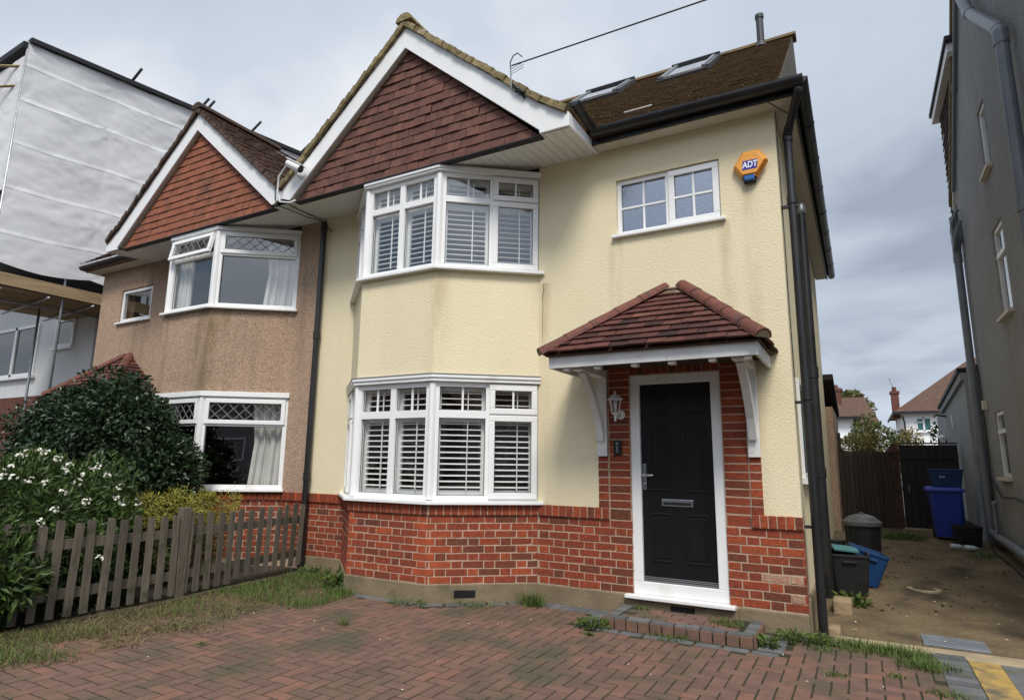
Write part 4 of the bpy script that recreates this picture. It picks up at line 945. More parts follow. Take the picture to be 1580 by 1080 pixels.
def bay_plain(parent, faces, z0, z1, trim, opened):
    fl, ff, fr = faces; body = MB(); H = z1-z0; tz_ = z0+H*.70; panes = []; leads = []; sash = []; gk = MB()
    for f in (ff, fr, fl):
        Lf = f.L; frame_rect(body, f, 0, Lf, z0, z1, .055, -.075, -.012)
        for a, b in ((0, .085), (Lf-.085 if f is not fr else Lf-.06, Lf)): f.box(body, a, b, z0+.05, z1-.05, -.076, -.011)
        f.box(body, .085, Lf-.06, tz_-.03, tz_+.03, -.074, -.013)
        ua, ub = .085, Lf-(.085 if f is not fr else .06)
        panes.append((f, ua, ub, z0+.055, tz_-.03, -.05)); bead(None, gk, f, ua, ub, z0+.055, tz_-.03, -.05)
        s = MB(); a, b, c, d_ = .06, Lf-(.06 if f is not fr else .035), tz_+.0, z1-.03
        if opened and f is ff:
            # top-hung light pushed out at the foot
            th_ = .20; hz = d_
            class Tilt:
                N = f.N; U = f.U
                def pt(self, u, z, d=0):
                    r_ = hz-z; return f.pt(u, hz-r_*math.cos(th_)-d*math.sin(th_)*0, .01+r_*math.sin(th_)+d)
                box = Face.box; quad = Face.quad
            tf = Tilt(); frame_rect(s, tf, a, b, c, d_, .055, -.03, .02); sash.append(s)
            panes.append((tf, a+.055, b-.055, c+.055, d_-.055, 0)); leads.append(MB()); diamonds(leads[-1], tf, a+.055, b-.055, c+.055, d_-.055, .001)
        else:
            frame_rect(s, f, a, b, c, d_, .055, -.045, .012); sash.append(s)
            panes.append((f, a+.055, b-.055, c+.055, d_-.055, -.015)); leads.append(MB()); diamonds(leads[-1], f, a+.055, b-.055, c+.055, d_-.055, -.014); bead(None, gk, f, a+.055, b-.055, c+.055, d_-.055, -.015)
    for fb_, fa in ((ff, fl), (fr, ff)):
        p = fb_.pt(0, z0, 0)-(fa.N+fb_.N).normalized()*.03; body.tube([(p.x, p.y, z0+.01), (p.x, p.y, z1-.01)], .042, 8)
    win = body.obj('bay_window', 'upvc', parent, bev=.004)
    for a in panes: pane(win, *a)
    for s in sash: s.obj('opening_sash', 'upvc', win, bev=.005)
    [l_.obj('lead_lattice', 'lead', win) for l_ in leads]; gk.obj('glazing_gasket', 'black', win)
    def strip(mb, za, zb, d0, d1, ends):
        def off(d):
            def corner(f1, f2): return f2.pt(0, 0, 0)+(f1.N+f2.N)*(d/(1+f1.N.dot(f2.N)))
            return [fl.pt(-ends, 0, d), corner(fl, ff), corner(ff, fr), fr.pt(fr.L+ends, 0, d)]
        A, B = off(d0), off(d1); up = Vector((0, 0, 1))
        for i in range(3): mb.hexa([B[i]+up*za, B[i+1]+up*za, A[i+1]+up*za, A[i]+up*za, B[i]+up*zb, B[i+1]+up*zb, A[i+1]+up*zb, A[i]+up*zb])
    mb = MB(); strip(mb, z0-.034, z0-.001, -.08, .07, .03); mb.obj('sill', 'upvc', win, bev=.005)
    mb = MB(); strip(mb, z1+.001, trim, -.08, .03, .01); mb.obj('head_trim', 'upvc', win, bev=.004)
    # curtains hanging just inside
    for f, u0, u1 in ((fr, fr.L*.56, fr.L+.1), (ff, -.02, .32)):
        mb = MB(); n = 60
        for i in range(n+1):
            t = i/n; u = u0+(u1-u0)*t; d = -.17+.03*math.sin(t*31)+.012*math.sin(t*77+1)
            for j_, z in enumerate((z0-.05, z0+H*.5, z1+.02)):
                sh = (.06 if j_ == 1 else 0)*(1-t); mb.v.append(tuple(f.pt(u+sh, z, d)))
        for i in range(n):
            for j_ in range(2): a = i*3+j_; mb.f.append((a, a+3, a+4, a+1))
        mb.obj('curtain', 'curtain', win, smooth=True, recalc=False)
bay_plain(nb, (Gl, Gf, Gr), 1.016, 2.262, 2.331, False)
bay_plain(nb, (Gl, Gf, Gr), 3.536, 4.672, 4.728, True)
small_window(nb, Gw, Y_(-11.05), Y_(-10.10), 3.80, 4.40, None, mat='glass', bars=False)
gable(nb, True, 'hung_n', 'verge_n')
# main roof of the pair's left half, eaves and gutter
mb = MB(); mb.prism([(XM, EY+.02, EZ-.02), (XM, RY, 6.35), (XM, 6.4, EZ), (XM, 6.4, EZ-.1), (XM, EY+.02, EZ-.1)], (NL-.2-XM, 0, 0)); mb.obj('main_roof', 'rooftile_n', nb)
mb = MB(); mb.box(NL-.2, mirror(-1.80), -.225, -.203, 4.80, 4.90); mb.box(NL-.2, mirror(-1.80), -.20, -.005, 4.812, 4.83); mb.obj('fascia', 'cream_paint', nb)
gutter(nb, (NL-.25, -.285, 4.895), (mirror(-1.78), -.285, 4.92), .062)
tile_field((NL-.2, EY-.03, EZ), (1,0,0), Vs, Ns, [(0, 0), (1.9, 0), (1.9, .5), (0, .5)], .104, .166, 'rooftile_n', nb, name='eave_tiles', joined=True)
# right-hand slope of the cross gable, seen from below
k = .850; dxv = Vector((AP[0]-XM, 0, -(AP[0]-XM)*k)); dl = dxv.length
tile_field((mirror(AP[0]), GY-.03, AP[1]+.075), (0,1,0), (-dxv), Vector((k, 0, 1)), [(0, -dl+.02), (3.3, -dl+.02), (3.3, 0), (0, 0)], .104, .166, 'rooftile_n', nb, name='roof_tiles', joined=True, jit=.006)
mb = MB(); mb.box(mirror(-5.86)-.02, -5.86+.02, GY+.002, GY+.03, 4.80, 4.985); mb.obj('valley_board', 'upvc', nb, bev=.003)
# porch roof of the neighbour, just over the shrub
mb = MB(); mb.add([(-11.55, -.75, 2.42), (-9.62, -.75, 2.42), (-9.62, 0, 2.42), (-11.55, 0, 2.42), (-10.66, 0, 3.12), (-10.50, 0, 3.12)], [(0,1,5,4), (1,2,5), (3,0,4), (2,3,4,5), (3,2,1,0)]); pc = mb.obj('porch_canopy', 'clay_hip', nb)
tile_field((-9.60, 0, 2.43), (0,1,0), Vector((-.90, 0, .70)), Vector((.70, 0, .90)), [(-.77, 0), (0, 0), (-.01, 1.14), (-.02, 1.14)], .106, .168, 'clay', pc, th=.016, lift=.03, jit=.003)
tile_field((0, -.77, 2.43), (1,0,0), Vector((0, .77, .70)), Vector((0, -.70, .77)), [(-11.57, 0), (-9.60, 0), (-10.50, 1.04), (-10.66, 1.04)], .106, .168, 'clay', pc, name='front_tiles', th=.016, lift=.03, jit=.003, joined=True)
hip_run((-11.56, -.78, 2.45), (-10.67, -.04, 3.16), 5, .078, pc); hip_run((-9.60, -.78, 2.45), (-10.49, -.04, 3.16), 5, .078, pc)

# ============================================================ white house under scaffolding
wh = thing('detached_house', (-16, 2, 0), 'white house with brick base, half hidden behind the sheeted scaffolding', 'house')
WY = .80
Ww = Face((-21, WY), (-13.45, WY))
W_ = lambda x: x+21
mb = MB(); mb.box(-21, -13.45, WY, 7, 2.75, 8.4); mb.obj('wall', 'white_render', wh)
mb = MB(); mb.box(-21, -13.45, WY-.0, 7, 0, 2.749); mb.obj('brick_base', 'chimney', wh)
mb = MB(); mb.prism([(-21.4, .5, 8.3), (-21.4, 3.9, 9.2), (-21.4, 7.3, 8.3)], (8.1, 0, 0)); mb.obj('roof', 'rooftile_n', wh)
for u0, u1, z0, z1 in ((W_(-15.0), W_(-14.22), 3.78, 4.42), (W_(-17.9), W_(-15.75), 3.22, 4.42)):
    mb = MB(); frame_rect(mb, Ww, u0, u1, z0, z1, .07, 0, .05)
    if u1-u0 > 1: Ww.box(mb, (u0+u1)/2-.05, (u0+u1)/2+.05, z0, z1, 0, .05)
    w2 = mb.obj('window', 'upvc', wh); mb = MB(); Ww.quad(mb, u0+.07, u1-.07, z0+.07, z1-.07, .02); mb.obj('pane', 'dark_pane', w2, recalc=False)
    mb = MB(); Ww.box(mb, u0-.06, u1+.06, z0-.06, z0-.001, 0, .1); mb.obj('sill', 'upvc', w2)

sc = thing('scaffold', (-13, 0, 0), 'tube scaffold wrapped in white debris sheeting around the far left house', 'scaffold')
C0, C1 = Vector((-12.76, -1.36, 0)), Vector((-12.15, 5.4, 0)); CL = Vector((-18.5, -1.25, 0))
def drape(u, z, z0, seed):
    bayw = 1.55; ph = (u % bayw)/bayw; lift = 1.05; pv_ = ((z-z0) % lift)/lift
    h = .020*math.sin(math.pi*ph)                                   # pulled tight over the uprights
    h += .018*noise.noise(Vector((u*.8+seed, z*1.3, 1))) + .006*noise.noise(Vector((u*6+z*5, z*6-u*3, seed)))
    e = min(pv_, 1-pv_)
    h += .014*max(0, 1-e*7)*(.5+.8*noise.noise(Vector((u*3.3, z*.7, seed))))   # slack at the ties
    h += .010*max(0, 1-abs(ph-.5)*0)*math.sin(u*7+z*9)*max(0, .3-e)*2
    for cx_ in (0, 1):
        for cz_ in (0, 1):                                          # tension folds fanning out from each tie
            dx_, dz_ = (ph-cx_)*bayw, (pv_-cz_)*lift; r = math.hypot(dx_, dz_); an = math.atan2(dz_, dx_); k_ = math.floor(u/bayw)*7.3+math.floor((z-z0)/lift)*3.1+cx_*7.3+cz_*3.1
            am = .5+.5*math.sin(k_*12.9); h += (.006*am*math.sin(an*7+k_+2*noise.noise(Vector((u*2, z*2, seed))))+.004*math.sin(an*5+k_*2))*math.exp(-r*2.2)*min(1, r*7) - .007*am*math.exp(-r*7)
    h += .010*noise.noise(Vector((u*2.3-z*2.9, z*.8+u*.5, seed+9)))
    return h, ph
def sheet(a, b, z0, z1a, z1b, name, seed, n=210, m_=140):
    d = (b-a); l = d.length; d.normalize(); nrm = Vector((d.y, -d.x, 0)); mb = MB()
    for j in range(m_+1):
        for i in range(n+1):
            t, s = i/n, j/m_; u = t*l; zt_ = z1a+(z1b-z1a)*t; z = z0+(zt_-z0)*s
            h, ph = drape(u, z, z0, seed)
            zz = z - (.10*math.sin(math.pi*ph) if j == 0 else 0) - (.05*math.sin(math.pi*ph) if j == m_ else 0)
            p = a+d*u+nrm*h; mb.v.append((p.x, p.y, zz))
    for j in range(m_):
        for i in range(n): q = j*(n+1)+i; mb.f.append((q, q+1, q+n+2, q+n+1))
    return mb.obj(name, 'sheet', sc, smooth=True, recalc=False)
sheet(C0, C1, 4.86, 9.18, 9.60, 'sheeting', 2.0); sheet(CL, C0+Vector((-.03, .02, 0)), 6.3, 9.0, 8.95, 'sheeting', 7.0)
d = (C1-C0).normalized(); nrm = Vector((d.y, -d.x, 0))
LS = (C1-C0).length
for z in (5.42, 6.28, 7.15, 8.02, 8.72):     # eyelet bands welded along the sheet
    mb = MB(); n = 110
    for i in range(n+1):
        t = i/n; u = t*LS; zc = z+.28*t
        for dz_ in (-.035, .035):
            sl_ = 4.86; h, ph = drape(u, zc+dz_, sl_, 2.0); p = C0+d*u+nrm*(h+.004); mb.v.append((p.x, p.y, zc+dz_-.03*math.sin(math.pi*ph)))
    for i in range(n):
        q = 2*i; mb.f.append((q, q+2, q+3, q+1))
    mb.obj('eyelet_band', 'sheet_band', sc, recalc=False)
def pole(a, b, r=.024, mat='scaffold'): 
    mb = MB(); mb.tube([a, b], r, 8); mb.obj('pole', mat, sc, smooth=True)
for t in (.0, .17, .40, .62, .85):
    p = C0.lerp(C1, t)-nrm*.04; pole((p.x, p.y, 0), (p.x, p.y, 9.2+.45*t))
    q = p-nrm*1.1; pole((q.x, q.y, 0), (q.x, q.y, 4.7))
pole((-15.6, -1.2, 0), (-15.6, -1.2, 9.2)); pole((-15.0, -.9, 2.2), (-16.8, -1.1, 4.6)); pole((-12.9, -1.3, 8.75), (-19, -3.4, 9.6), .026, 'scaffold_rust'); pole((-12.9, -1.3, 8.35), (-19, -3.2, 8.9), .026, 'scaffold_rust')
for t in (.28, .5, .52, .7, .92):
    p = C0.lerp(C1, t); pole((p.x-.4, p.y, 9.24+.42*t), (p.x+.20, p.y-.03, 9.52+.42*t), .03, 'ventpipe')
mb = MB(); mb.prism([C0+nrm*.09+Vector((0,0,9.16)), C1+nrm*.09+Vector((0,0,9.58)), C1-nrm*2+Vector((0,0,9.66)), C0-nrm*2+Vector((0,0,9.24))], (0, 0, .09)); mb.prism([C0+Vector((-.02,-.08,9.05)), CL+Vector((0,-.08,9.05)), CL+Vector((0,2,9.1)), C0+Vector((0,2,9.1))], (0, 0, .12)); mb.obj('temporary_roof', 'rust_roof', sc)
# working platform
mb = MB(); mb.bar(C0+nrm*.05+Vector((0,0,4.55)), C0.lerp(C1, .5)+nrm*.05+Vector((0,0,4.47)), .035, .22); mb.obj('toe_board', 'board', sc)
for i in range(9):
    o = -nrm*(.12+.235*i); mb = MB(); mb.bar(C0+o+Vector((0,0,4.40)), C0.lerp(C1, .5)+o+Vector((0,0,4.40)), .225, .038); mb.obj('deck_board', 'board', sc)
for t in (.02, .13, .24, .36, .48):
    p = C0.lerp(C1, t); pole(p+Vector((.1,0,4.34)), p-nrm*2.3+Vector((0,0,4.34)))
p = C0-nrm*.7; pole(p+Vector((0,0,4.30)), C0.lerp(C1, .5)-nrm*.7+Vector((0,0,4.30)))
mb = MB(); p = C0-nrm*1.5+Vector((0,.4,4.2)); mb.lathe(p, [(.05, -.12), (.09, -.08), (.10, 0), (.06, .06)], 14); mb.obj('work_lamp', 'orange', sc)
mb = MB(); p=C0-nrm*1.2; mb.box(p.x-1.2, p.x+.0, p.y+2.0, p.y+2.1, 4.6, 4.85); mb.obj('beam', 'rust_roof', sc)
mb = MB(); mb.prism([C0-nrm*.30+Vector((0,0,4.45)), C0.lerp(C1, .55)-nrm*.30+Vector((0,0,4.45)), C0.lerp(C1, .55)-nrm*.30+Vector((0,0,5.3)), C0-nrm*.30+Vector((0,0,5.3))], nrm*.02); mb.obj('void_shade_panel', 'rust_roof', sc)  # black panel added to paint in the shaded void under the sheeting

# ============================================================ grey pebbledashed house on the right
RXW = 2.2
gh = thing('detached_house', (4, 3, 0), 'grey pebbledashed house side wall at the right edge, with grey pipes', 'house')
wins = [(3.20, 3.66, 5.20, 6.10), (3.10, 3.72, 3.30, 4.45), (4.45, 5.10, 1.30, 2.20)]
# gable wall as strips around the window openings
prof = [(-.1, 4.85), (3.45, 8.45), (6.05, 5.85)]
def ztop(y):
    return 4.85+(y+.1)*(8.45-4.85)/3.55 if y < 3.45 else 8.45-(y-3.45)*(8.45-5.85)/2.6
mb = MB()
ys = sorted({-.1, 3.45, 6.05} | {w_[0] for w_ in wins} | {w_[1] for w_ in wins})
for y0, y1 in zip(ys, ys[1:]):
    ops = sorted((w_[2], w_[3]) for w_ in wins if w_[0] < (y0+y1)/2 < w_[1]); z = -.1
    for a, b in ops: mb.box(RXW, RXW+.25, y0, y1, z, a); z = b
    mb.hexa([(RXW, y0, z), (RXW+.25, y0, z), (RXW+.25, y1, z), (RXW, y1, z), (RXW, y0, ztop(y0)), (RXW+.25, y0, ztop(y0)), (RXW+.25, y1, ztop(y1)), (RXW, y1, ztop(y1))])
mb.box(RXW+.25, 8, 5.8, 6.05, 0, 5.0); mb.box(RXW+.25, 8, -.1, .15, 0, 4.85)
mb.obj('wall', 'grey_dash', gh)
Fn = Face((RXW, 6.05), (RXW, -.1))          # seen from the passage: u runs towards the street
for (y0, y1, z0, z1) in wins:
    u0, u1 = 6.05-y1, 6.05-y0; mb = MB(); frame_rect(mb, Fn, u0, u1, z0, z1, .055, -.07, -.022)
    if z0 != 5.20: Fn.box(mb, u0, u1, z0+(z1-z0)*.66, z0+(z1-z0)*.66+.06, -.069, -.015)
    wv = mb.obj('window', 'upvc', gh, bev=.004); pane(wv, Fn, u0+.05, u1-.05, z0+.05, z1-.05, -.045)
    mb = MB(); Fn.box(mb, u0-.05, u1+.05, z0-.05, z0-.002, -.12, .06); mb.obj('sill', 'cream_paint', wv, bev=.004)
    mb = MB(); mb.box(RXW+.24, RXW+.26, y0-.1, y1+.1, z0-.1, z1+.1); mb.obj('dark_room', 'black', wv)
# roof, verge, rear dormer
mb = MB()
for (a, b) in (((-.4, 4.60), (3.45, 8.50)), ((3.45, 8.50), (6.25, 5.70))):
    mb.prism([(RXW-.03, a[0], a[1]), (RXW-.03, b[0], b[1]), (RXW-.03, b[0], b[1]+.14), (RXW-.03, a[0], a[1]+.14)], (.04, 0, 0))
mb.obj('verge_board', 'upvc', gh)
mb = MB(); mb.prism([(RXW-.07, -.45, 4.70), (RXW-.07, 3.45, 8.66), (RXW-.07, 6.3, 5.80), (RXW-.07, 6.3, 5.90), (RXW-.07, 3.45, 8.78), (RXW-.07, -.45, 4.82)], (6, 0, 0)); mb.obj('roof', 'verge', gh)
for i in range(38):
    t = (i+.5)/38; y, z = -.45+3.9*t, 4.76+3.96*t
    mb = MB(); mb.obox((RXW-.075, y, z+.02), (.03, 0, 0), (0, .05, .051), (0, -.03, .03)); mb.obj('verge_tile', 'verge', gh)
DY = 6.55
mb = MB(); mb.prism([(RXW+.02, 4.3, 7.5), (RXW+.02, DY, 5.55), (RXW+.02, DY, 7.55)], (4, 0, 0)); mb.obj('dormer_cheek', 'rust_roof', gh)
tile_field((RXW+.02, 0, 0), (0,-1,0), (0,0,1), (-1,0,0), [(-DY-.02, 5.55), (-DY+2.2, 7.55), (-DY-.02, 7.55)], .115, .166, 'verge_n', gh, name='hung_tile', th=.014, lift=.03)
mb = MB(); mb.box(RXW-.12, RXW+4, 4.4, DY+.15, 7.56, 7.70); mb.obj('dormer_fascia', 'upvc', gh); mb = MB(); mb.box(RXW-.15, RXW+4, 4.3, DY+.18, 7.702, 7.77); mb.obj('dormer_roof', 'rust_roof', gh)
# pipes
pipe(gh, [(2.08, 3.0, 7.45), (2.08, 2.65, 6.98), (2.08, 1.50, 5.98), (2.08, 1.40, 5.86), (2.08, 1.39, .2)], .062, 'greypipe', collars=[((2.08, 1.40, 5.72), (2.08, 1.40, 5.86)), ((2.08, 1.39, 3.9), (2.08, 1.39, 4.02)), ((2.08, 2.72, 7.05), (2.08, 2.62, 6.95))])
pipe(gh, [(2.12, 5.98, 5.5), (2.12, 5.95, 5.25), (2.12, 5.85, 5.1), (2.11, 5.88, 4.95), (2.11, 5.90, 4.8), (2.11, 5.90, .33)], .056, 'greypipe', collars=[((2.11, 5.90, z), (2.11, 5.90, z+.12)) for z in (4.7, 2.9, 1.6)], name='soil_pipe')
pipe(gh, [(2.16, 3.5, 8.35), (2.16, 4.7, 7.12), (2.16, 5.9, 5.92)], .028, 'greypipe', name='conduit')
mb = MB(); mb.box(2.06, 2.19, 5.82, 6.02, 5.05, 5.30); mb.tube([(2.14, 5.6, 5.5), (2.08, 5.75, 5.35), (2.08, 5.92, 5.2)], .03, 8); mb.tube([(2.14, 5.45, 5.25), (2.08, 5.6, 5.05), (2.08, 5.85, 4.9)], .03, 8); mb.obj('pipe_hopper', 'greypipe', gh)
pipe(gh, [(2.10, 5.75, gz(5.75)+.16), (2.10, 4.2, gz(4.2)+.20), (2.10, 1.0, gz(1)+.26)], .055, 'greypipe', name='ground_pipe')
pipe(gh, [(2.12, 5.2, .95), (2.08, 5.2, .93), (2.08, 5.2, .42)], .022, 'greypipe', name='waste_pipe')
mb = MB(); mb.tube([(2.17, 5.75, 1.25), (2.16, 5.0, 1.02), (2.16, 4.2, 1.05), (2.16, 3.2, .98)], .012, 6); mb.tube([(2.16, 5.72, 3.0), (2.17, 5.70, 2.0), (2.16, 5.74, 1.25), (2.16, 5.70, .5)], .008, 6); mb.tube([(2.05, 5.6, gz(5.6)+.02), (1.98, 4.9, gz(4.9)+.02), (2.02, 4.0, gz(4)+.02), (2.0, 3, gz(3)+.02)], .014, 6); mb.obj('hose', 'rubber', gh)
mb = MB(); mb.box(2.14, 2.2, 5.50, 5.60, 2.28, 2.42); mb.obj('vent_cover', 'cream_paint', gh, bev=.006)

# ============================================================ grey outbuilding beyond it
gb = thing('outbuilding', (2.6, 8, .3), 'low grey rendered outbuilding with sloping roof edge beside the black gate', 'outbuilding')
GX = 2.02
mb = MB(); mb.prism([(GX, 6.06, .1), (GX, 10.5, .1), (GX, 10.5, 2.50), (GX, 9.1, 2.53), (GX, 6.06, 2.80)], (.4, 0, 0)); mb.obj('wall', 'grey_render', gb)
mb = MB(); mb.prism([(GX-.05, 6.06, 2.80), (GX-.05, 9.3, 2.50), (GX-.05, 9.3, 2.60), (GX-.05, 6.06, 2.92)], (.3, 0, 0)); mb.obj('fascia', 'grey_render', gb)
mb = MB(); mb.prism([(GX-.08, 6.06, 2.925), (GX-.08, 9.4, 2.602), (GX-.08, 9.4, 2.66), (GX-.08, 6.06, 3.0)], (.8, 0, 0)); mb.obj('roof', 'rust_roof', gb)
mb = MB(); mb.tube([(GX, 8.9, 2.42), (GX-.18, 8.75, 2.44), (GX-.22, 8.6, 2.40)], .018, 6); mb.obj('lamp_bracket', 'black', gb)
mb = MB(); mb.box(GX-.02, GX, 7.9, 7.97, 2.15, 2.38); mb.obj('vent', 'upvc', gb)
mb = MB(); mb.lathe((GX-.1, 8.8, 1.95), [(.05, 0), (.07, .06), (.03, .1)], 10); mb.obj('wall_lamp', 'upvc', gb)
mb = MB(); mb.box(GX-.012, GX+.0, 6.1, 10.4, .2, .52); mb.obj('damp_course', 'soil', gb)

# black gate with spikes, fence and brick pier at the end of the passage
gt = thing('gate', (1.55, 7.4, .33), 'black painted passage gate topped with a row of small spikes', 'gate')
for i in range(8):
    x0 = 1.11+i*.108; mb = MB(); mb.box(x0+.002, x0+.106, 7.40, 7.425, .36, 1.815); mb.obj('board', 'gate', gt, bev=.003)
mb = MB(); mb.box(1.10, 1.98, 7.380, 7.399, 1.57, 1.66); mb.obj('rail', 'gate', gt)
mb = MB(); mb.box(1.10, 1.98, 7.4265, 7.45, .36, 1.80); mb.obj('back_panel', 'gate', gt)
mb = MB(); mb.tube([(1.10, 7.41, 1.845), (1.98, 7.41, 1.845)], .014, 8); mb.obj('top_bar', 'gate', gt)
for i in range(6): mb = MB(); x = 1.26+i*.115; mb.lathe((x, 7.41, 1.85), [(.010, 0), (.016, .025), (.001, .075)], 8); mb.obj('spike', 'gate', gt)
mb = MB(); mb.tube([(1.20, 7.38, .99), (1.20, 7.36, .99), (1.20, 7.36, 1.09), (1.20, 7.38, 1.09)], .008, 6); mb.obj('handle', 'scaffold', gt)
mb = MB(); mb.box(1.05, 2.0, 7.25, 7.6, .30, .355); mb.obj('threshold', 'concrete', gt)
bp_ = thing('brick_pier', (1.02, 7.42, .33), 'slim dark brick pier between the board fence and the gate', 'pier')
mb = MB(); mb.box(.955, 1.085, 7.37, 7.55, .28, 1.68); mb.obj('core', 'soil', bp_)
fp = Face((.95, 7.365), (1.09, 7.365))
for r_ in range(18):
    z = .32+.075*r_
    for a, b in (((0, .14),) if r_ % 2 else ((0, .065), (.075, .14))): put_brick(fp, a, b, z+.005, z+.07, bp_, dep=.03, mat='brick_dark')
mb = MB(); mb.prism([(.93, 7.35, 1.685), (1.11, 7.35, 1.685), (1.11, 7.57, 1.685), (.93, 7.57, 1.685)], (0, 0, .05)); mb.prism([(.96, 7.38, 1.736), (1.08, 7.38, 1.736), (1.05, 7.52, 1.736), (.99, 7.52, 1.736)], (.0, 0, .10)); mb.obj('cap', 'clay_hip', bp_)
fe = thing('board_fence', (.55, 7.42, .33), 'dark weathered close-board fence at the end of the passage', 'fence')
for i in range(11):
    x0 = .12+i*.076; mb = MB(); dz_ = random.uniform(-.015, .02); mb.box(x0, x0+.070, 7.40+.006*(i % 2), 7.42+.006*(i % 2), .33, 1.70+dz_); mb.obj('board', 'wood_dark', fe)
mb = MB(); mb.box(.1, .97, 7.43, 7.48, .6, .68); mb.obj('rail', 'wood_dark', fe); mb = MB(); mb.box(.1, .97, 7.43, 7.48, 1.4, 1.48); mb.obj('rail', 'wood_dark', fe); mb = MB(); mb.box(.12, .96, 7.485, 7.5, .33, 1.66); mb.obj('back_panel', 'wood_dark', fe)
mb = MB(); mb.box(.08, .17, 7.43, 7.53, .3, 2.05); mb.obj('post', 'wood_dark', fe)

# ------------------------------------------------------------ bins and boxes
def rounded_rect(cx, cy, w, d, r, z, n=4):
    pts = []
    for sx, sy, a0 in ((1,1,0), (-1,1,90), (-1,-1,180), (1,-1,270)):
        for i in range(n+1): a = R(a0+90*i/n); pts.append((cx+sx*(w/2-r)+math.cos(a)*r, cy+sy*(d/2-r)+math.sin(a)*r, z))
    return pts
def loft(mb, rings, cap=True):
    n = len(rings[0]); b = len(mb.v)
    for q in rings: mb.v += [tuple(p) for p in q]
    for i in range(len(rings)-1):
        for k in range(n): a = b+i*n+k; c = b+i*n+(k+1) % n; mb.f.append((a, c, c+n, a+n))
    if cap: mb.f.append(tuple(b+k for k in range(n))[::-1]); mb.f.append(tuple(b+(len(rings)-1)*n+k for k in range(n)))
    return mb
def text_mesh(s, size, mat, loc, rot, parent, name, ext=.0015, shear=0., scale=(1, 1, 1)):
    cu = bpy.data.curves.new(name, 'FONT'); cu.body = s; cu.size = size; cu.extrude = ext; cu.align_x = 'CENTER'; cu.align_y = 'CENTER'; cu.shear = shear; cu.offset = size*.025
    o = bpy.data.objects.new(name, cu); COL.objects.link(o); dg = bpy.context.evaluated_depsgraph_get(); me = bpy.data.meshes.new_from_object(o.evaluated_get(dg))
    bpy.data.objects.remove(o); me.materials.clear(); me.materials.append(M[mat]); r_ = link(name, me, parent, loc=loc, rot=rot); r_.scale = scale; return r_
wb = thing('wheelie_bin', (1.6, 5.95, gz(5.95)), 'bright blue wheelie bin standing in front of the black gate', 'bin')
zb = gz(5.95)+.005
mb = MB(); loft(mb, [rounded_rect(1.60, 6.0, .36, .42, .05, zb+.04), rounded_rect(1.58, 5.97, .43, .54, .05, zb+.72)]); mb.obj('body', 'blue_bin', wb, bev=.006)
mb = MB(); loft(mb, [rounded_rect(1.575, 5.965, .50, .60, .06, zb+.722), rounded_rect(1.575, 5.965, .50, .60, .06, zb+.755), rounded_rect(1.575, 5.97, .44, .55, .05, zb+.79)]); mb.obj('lid', 'blue_bin', wb, bev=.008)
for x in (1.42, 1.78): mb = MB(); mb.lathe((x-.02, 6.20, zb+.09), [(.085, 0), (.09, .01), (.09, .035), (.085, .045)], 16, (1,0,0)); mb.obj('wheel', 'black', wb, smooth=False)
mb = MB(); mb.tube([(1.38, 6.26, zb+.76), (1.38, 6.31, zb+.78), (1.78, 6.31, zb+.78), (1.78, 6.26, zb+.76)], .014, 8); mb.obj('handle', 'blue_bin', wb)
def crate(name, cx, cy, z, w, d, h, mat, label, rz=0., tilt=(0., 0.), text=None, handle=True):
    t = thing(name, (cx, cy, z), label, 'box'); t.rotation_euler = (tilt[0], tilt[1], rz)
    def local(o): o.matrix_parent_inverse = Matrix.Identity(4); return o
    mb = MB(); w0, d0 = w*.80, d*.80
    loft(mb, [rounded_rect(0, 0, w0, d0, .03, .0), rounded_rect(0, 0, w*.96, d*.96, .035, h-.03), rounded_rect(0, 0, w, d, .04, h-.028), rounded_rect(0, 0, w, d, .04, h), rounded_rect(0, 0, w*.93, d*.93, .03, h), rounded_rect(0, 0, w0*.93, d0*.93, .03, .02)])
    local(mb.obj('body', mat, t, bev=.003))
    if handle:
        mb = MB(); mb.box(-w*.18, w*.18, -d*.5-.012, -d*.46, h-.085, h-.062); local(mb.obj('grip', mat, t, bev=.004))
        mb = MB(); mb.box(-w*.5, -w*.44, -d*.3, d*.3, h-.06, h-.035); local(mb.obj('rim_rib', mat, t))
    if text:
        o = text_mesh(text, .085, 'alu', (-.06, -d*.455, h*.62), (R(90-6), 0, 0), t, 'number'); local(o)
    return t
crate('recycling_box', 1.62, 5.93, zb+.797, .45, .36, .27, 'blue_box', 'dark blue recycling box sitting on the blue wheelie bin lid', text='22')
crate('recycling_box', 1.76, 5.45, gz(5.45)+.015, .34, .36, .27, 'black', 'small black crate on the ground before the wheelie bin', rz=.1)
crate('recycling_box', .285, 1.85, gz(1.85)+.02, .38, .46, .40, 'bin_dark', 'charcoal recycling box on the path beside the house downpipes', rz=.05)
crate('recycling_box', .37, 2.30, gz(2.28)+.04, .36, .50, .36, 'blue_light', 'blue recycling box leaning over behind the charcoal one', rz=.15, tilt=(0, .30))
mb = MB(); mb.obox((.25, 1.98, gz(1.9)+.44), (.12, .02, -.01), (-.02, .12, .01), (0, 0, .012)); mb.obj('plastic_tray', 'teal', None, bev=.004, label='flat teal plastic tray lying across the charcoal recycling box', cat='tray')
cb_ = thing('dustbin', (.43, 3.15, gz(3.15)), 'black dustbin with a grey domed lid against the house wall', 'dustbin')
z0 = gz(3.15)+.01
mb = MB(); mb.lathe((.43, 3.15, z0), [(.165, 0), (.17, .02), (.195, .52), (.205, .53), (.205, .555)], 26); mb.obj('body', 'bin_dark', cb_, smooth=False)
